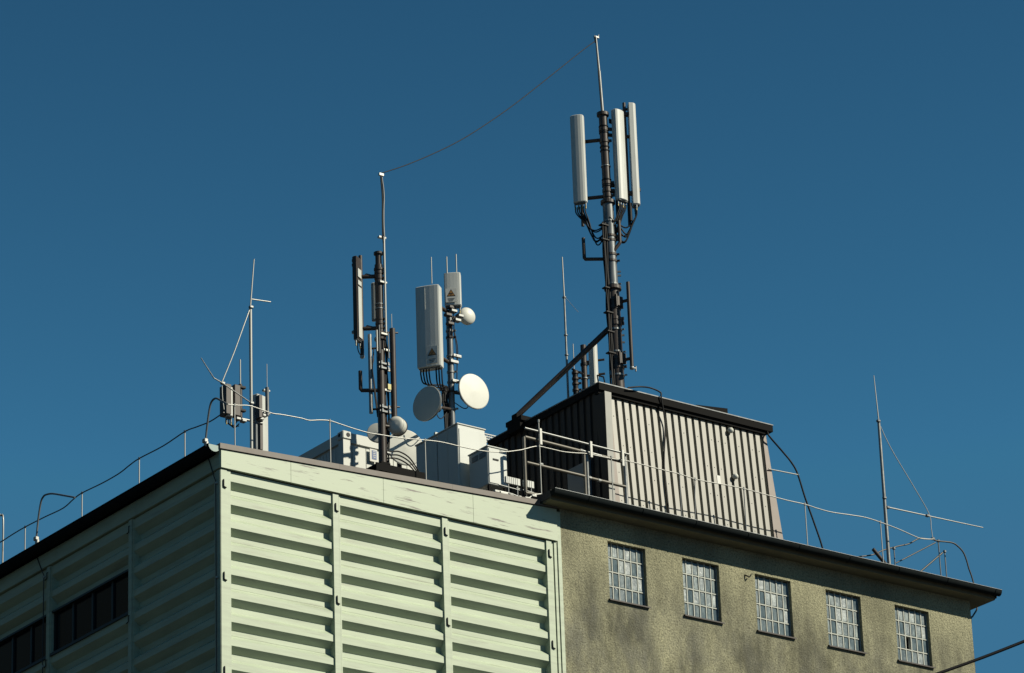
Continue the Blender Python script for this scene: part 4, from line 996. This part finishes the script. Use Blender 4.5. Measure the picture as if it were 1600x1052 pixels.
# aerials behind the left rod
KY = 1.1
t = thing('pipe_support', (at(386,655,y=KY).x,KY,rz(1.3)), 'low pipe support with a cross arm behind the left lightning rod', 'support')
fx0 = at(400,700,y=KY).x
MB().tube([V(fx0,KY,rz(1.3)), V(fx0,KY,zof(fx0,KY,632))], .032, 10).build('upright', GALVP, t)
MB().tube([at(358,650,y=KY), at(410,662,y=KY)], .022, 8).build('cross_arm', GALV, t)
for u, v in ((371,655),(380,658),(404,646),(407,655),(412,650)): q = at(u,v,y=KY-.06); m = MB(); m.obox(q, X, Y, Z, .09, .10, .05, .008); m.build('clamp', GALV if u != 404 else STEELD, t)
l1, l1b, _, n1, ll1 = panel('panel_antenna', 'short white panel antenna with a dark side, left of the left lightning rod', 360, 604, 650, KY-.12, (-.20,-.97), .10, .14, None, back=None, conn=2, rnd=.2)
m = MB(); q = at(352.5, 604, y=KY-.02); m.box((q.x-.06,q.y-.12,zof(q.x,q.y,650)),(q.x+.035,q.y+.09,q.z)); m.build('heat_sink', STEELD, l1)
loops(l1, l1b+Z*.05, ll1, .1, .06, at(374,655,y=KY), 3, .010)
m = MB(); m.obox(at(368.5,627,y=KY-.05), X, Y, Z, .12, .12, .56, .01); m.build('rear_unit', STEELD, l1)
t = thing('whip_antenna', (0,0,0), 'dark tube antenna with a pale whip, beside the short white panel left of the rod', 'antenna'); q = at(375.5,601,y=KY-.05); zl = zof(q.x,q.y,653); t.location = V(q.x,q.y,zl)
MB().tube([q, V(q.x,q.y,zl)], .034, 12).build('tube', STEELD, t)
MB().tube([q, V(q.x,q.y,zof(q.x,q.y,562))], .012, 8).build('whip', ALU, t)
for v in (606, 642): z = zof(q.x,q.y,v); m = MB(); m.obox(V(q.x,q.y-.02,z), X, Y, Z, .16, .07, .04, .006); m.build('clamp', BLACK, t)
l2, l2b, _, n2, ll2 = panel('panel_antenna', 'tall plain white panel antenna right of the left lightning rod, touching the roof edge', 411.5, 618, 707, KY+.15, (.30,-.95), .29, .16, None, back=None, conn=0, rnd=.15)
m = MB(); q = at(403, 660, y=KY+.12); m.box((q.x-.03,q.y-.12,zof(q.x,q.y,706)),(q.x+.02,q.y-.02,zof(q.x,q.y,655))); m.build('side_channel', STEELD, l2)
m = MB(); q = at(407.5, 617, y=KY-.16); m.box((q.x-.028,q.y,zof(q.x,q.y,652)),(q.x+.028,q.y+.12,q.z)); m.build('side_channel', STEELD, l2)
t = thing('whip_antenna', (0,0,0), 'grey tube antenna with a hair-thin whip, in front of the tall plain white panel', 'antenna'); q = at(417.3,606,y=KY-.1); zl = zof(q.x,q.y,650); t.location = V(q.x,q.y,zl)
MB().tube([q, V(q.x,q.y,zl)], .034, 12).build('tube', GALVP, t)
MB().tube([q, V(q.x,q.y,zof(q.x,q.y,569))], .006, 6).build('whip', ALU, t)
MB().tube([V(q.x,q.y,zof(q.x,q.y,648)), at(404,655,y=KY)], .02, 8).build('arm', GALV, t)
for v in (610, 645): z = zof(q.x,q.y,v); m = MB(); m.obox(V(q.x,q.y+.03,z), X, Y, Z, .13, .06, .035, .005); m.build('clamp', GALV, t)
# right lightning rod
RY_ = .35
q = at(1389.3, 882, y=RY_); wx = q.x
rt_ = thing('lightning_rod', (wx,RY_,.965), 'tall lightning rod with a long side bar at the right end of the concrete roof', 'rod')
zt_ = zof(wx,RY_,657)
MB().tube([V(wx,RY_,.965), V(wx,RY_,zt_)], .036, 12, True, .028).build('tube', GALV, rt_)
MB().tube([V(wx,RY_,zt_), at(1365.3,587,y=RY_)], .012, 8, True, .007).build('tip', ALU, rt_)
MB().tube([at(1385.5,792.5,y=RY_), at(1535.7,824.6,y=RY_)], .014, 8, True, .010).build('side_bar', ALU, rt_)
cond('stay', [at(1373,660,y=RY_), at(1384,685,y=RY_), at(1396.7,709,y=RY_), at(1414,738,y=RY_), at(1429,763,y=RY_), at(1451.6,803,y=RY_), at(1455,825,y=RY_), at(1457.5,842,y=RY_)], .008, ALU, rt_, 4)
for u, v in ((1372.5,658),(1387,793),(1449,806),(1457.5,842),(1382,778)): q = at(u,v,y=RY_-.02); m = MB(); m.obox(q, X, Y, Z, .07, .06, .045, .008); m.build('clamp', GALVP, rt_)
# right end: dark cable, posts, back struts
rc = thing('roof_conductor', (15.2,.6,.965), 'dark weathered conductor with short posts and struts at the far right of the roof', 'lightning conductor')
cond('wire', [at(u,v,y=.8) for u,v in ((1300,876),(1339,870.5),(1364,867),(1380,860),(1404,853.5),(1420,850),(1436,841.6),(1450,842.5))], .014, WIRED, rc, 4)
for a_, b_, r_ in (((1400,880),(1461.7,848),.012), ((1434,897),(1472.5,864),.018)): MB().tube([at(*a_,y=1.2), at(*b_,y=1.2)], r_, 8).build('strut', WIRED, rc)
m = MB(); p, q = at(1364,858,y=.7), at(1384,882,y=.7); m.tube([p, q], .035, 8); m.build('strut', STEELD, rc)
for u, v0 in ((1396.7,857),(1466,845.5),(1476,862)):
    p = at(u, v0, y=.5); MB().tube([p, V(p.x,p.y,.965)], .012, 7).build('post', GALVP, rc)
    q = p; m = MB(); m.obox(q, X, Y, Z, .05, .05, .05, .008); m.build('clamp', GALVP, rc)
cond('goose_neck', [at(u,v,y=.3) for u,v in ((1458,843),(1465,845.5),(1487,848),(1497,854),(1505,863),(1510,875),(1514,889),(1518,900),(1522,914))], .015, WIRED, rc, 4)
p0 = at(1530,938,y=.2); cond('down_cable', [at(1522,914,y=.3), V(16.80,.25,.93), V(16.78,.22,.80), V(16.68,.15,.70), V(16.52,.08,.55), V(16.43,.05,.40), V(16.43,.05,-.5)], .016, WIRED, rc, 5)
MB().tube([V(16.43,.05,-.5), V(16.43,.05,GZ)], .016, 6).build('down_cable', WIRED, rc)

# ================================================================ loose cables
k = cond('black_cable', [at(981,606,y=.60), at(1000,604.5,y=.58), at(1017,606.5,y=.66), at(1032,613.5,y=.625), at(1033.2,622,y=.62), V(at(1034.5,655,y=.76).x,py(3.2)-.04,3.2), V(at(1034,700,y=.7).x,py(2.6)-.03,2.6), V(at(1036,740,y=.65).x,py(2.1)-.03,2.1), V(at(1042,790,y=.6).x,py(1.4)-.03,1.4), V(at(1045,810,y=.55).x,py(1.0)-.03,.98)], .015, BLACK, None, 5)
tag(k, 'black cable hanging over the cabin roof edge down its corrugated front', 'cable')
k = cond('black_cable', [V(RX1-.12,.68,PZ1-.01), at(1203,683,y=.62), at(1222,705,y=.7), at(1236,722,y=.7), at(1246,740,y=.7), at(1258,778,y=.7), at(1272,817,y=.7), at(1286,860,y=.7), V(at(1290,872,y=.7).x,.7,.965)], .017, BLACK, None, 5)
tag(k, 'loose black cable hanging through the air from the right corner of the cabin roof', 'cable')
k = MB().tube([V(at(1201,733,y=.65).x, .65, at(1201,733,y=.65).z), at(1248,742.3,y=.7)], .012, 8).build('support_bar', ALU, None)
tag(k, 'thin pale bar from the cabin corner holding the loose black cable', 'bar')
# wire strung between the two mast tops
a, b2 = at(596, 271, y=NY_-.03), at(929, 65, y=MY)
pts = []
tgt = [(596,271),(635,258),(680,239),(720,219),(760,194),(800,166),(840,135),(880,103),(910,79)]
for i, (u, v) in enumerate(tgt):
    pts.append(at(u, v, y=a.y+(b2.y-a.y)*(u-596)/(930-596)))
pts.append(b2)
k = cond('aerial_wire', pts, .009, BLACK, None, 4); tag(k, 'long thin sagging wire strung between the tops of the two tall masts', 'wire')
# near cable crossing the lower right corner, close to the street
def near(u, v, d): 
    r = _fw+_rt*((u-800)/FPX)-_up*((v-526)/FPX); return CAMP+r*d
k = cond('overhead_cable', [near(u, v, 38+u*.002) for u, v in ((-2400,1960),(-900,1710),(300,1410),(900,1238),(1250,1120),(1340,1093),(1440,1061),(1472,1050.5),(1536,1027.5),(1600,1002.5),(1700,962),(1850,898),(2600,540),(4200,-350))], .017, BLACK, None, 4)
tag(k, 'thick dark overhead cable crossing the lower right corner in front of the concrete building', 'cable')
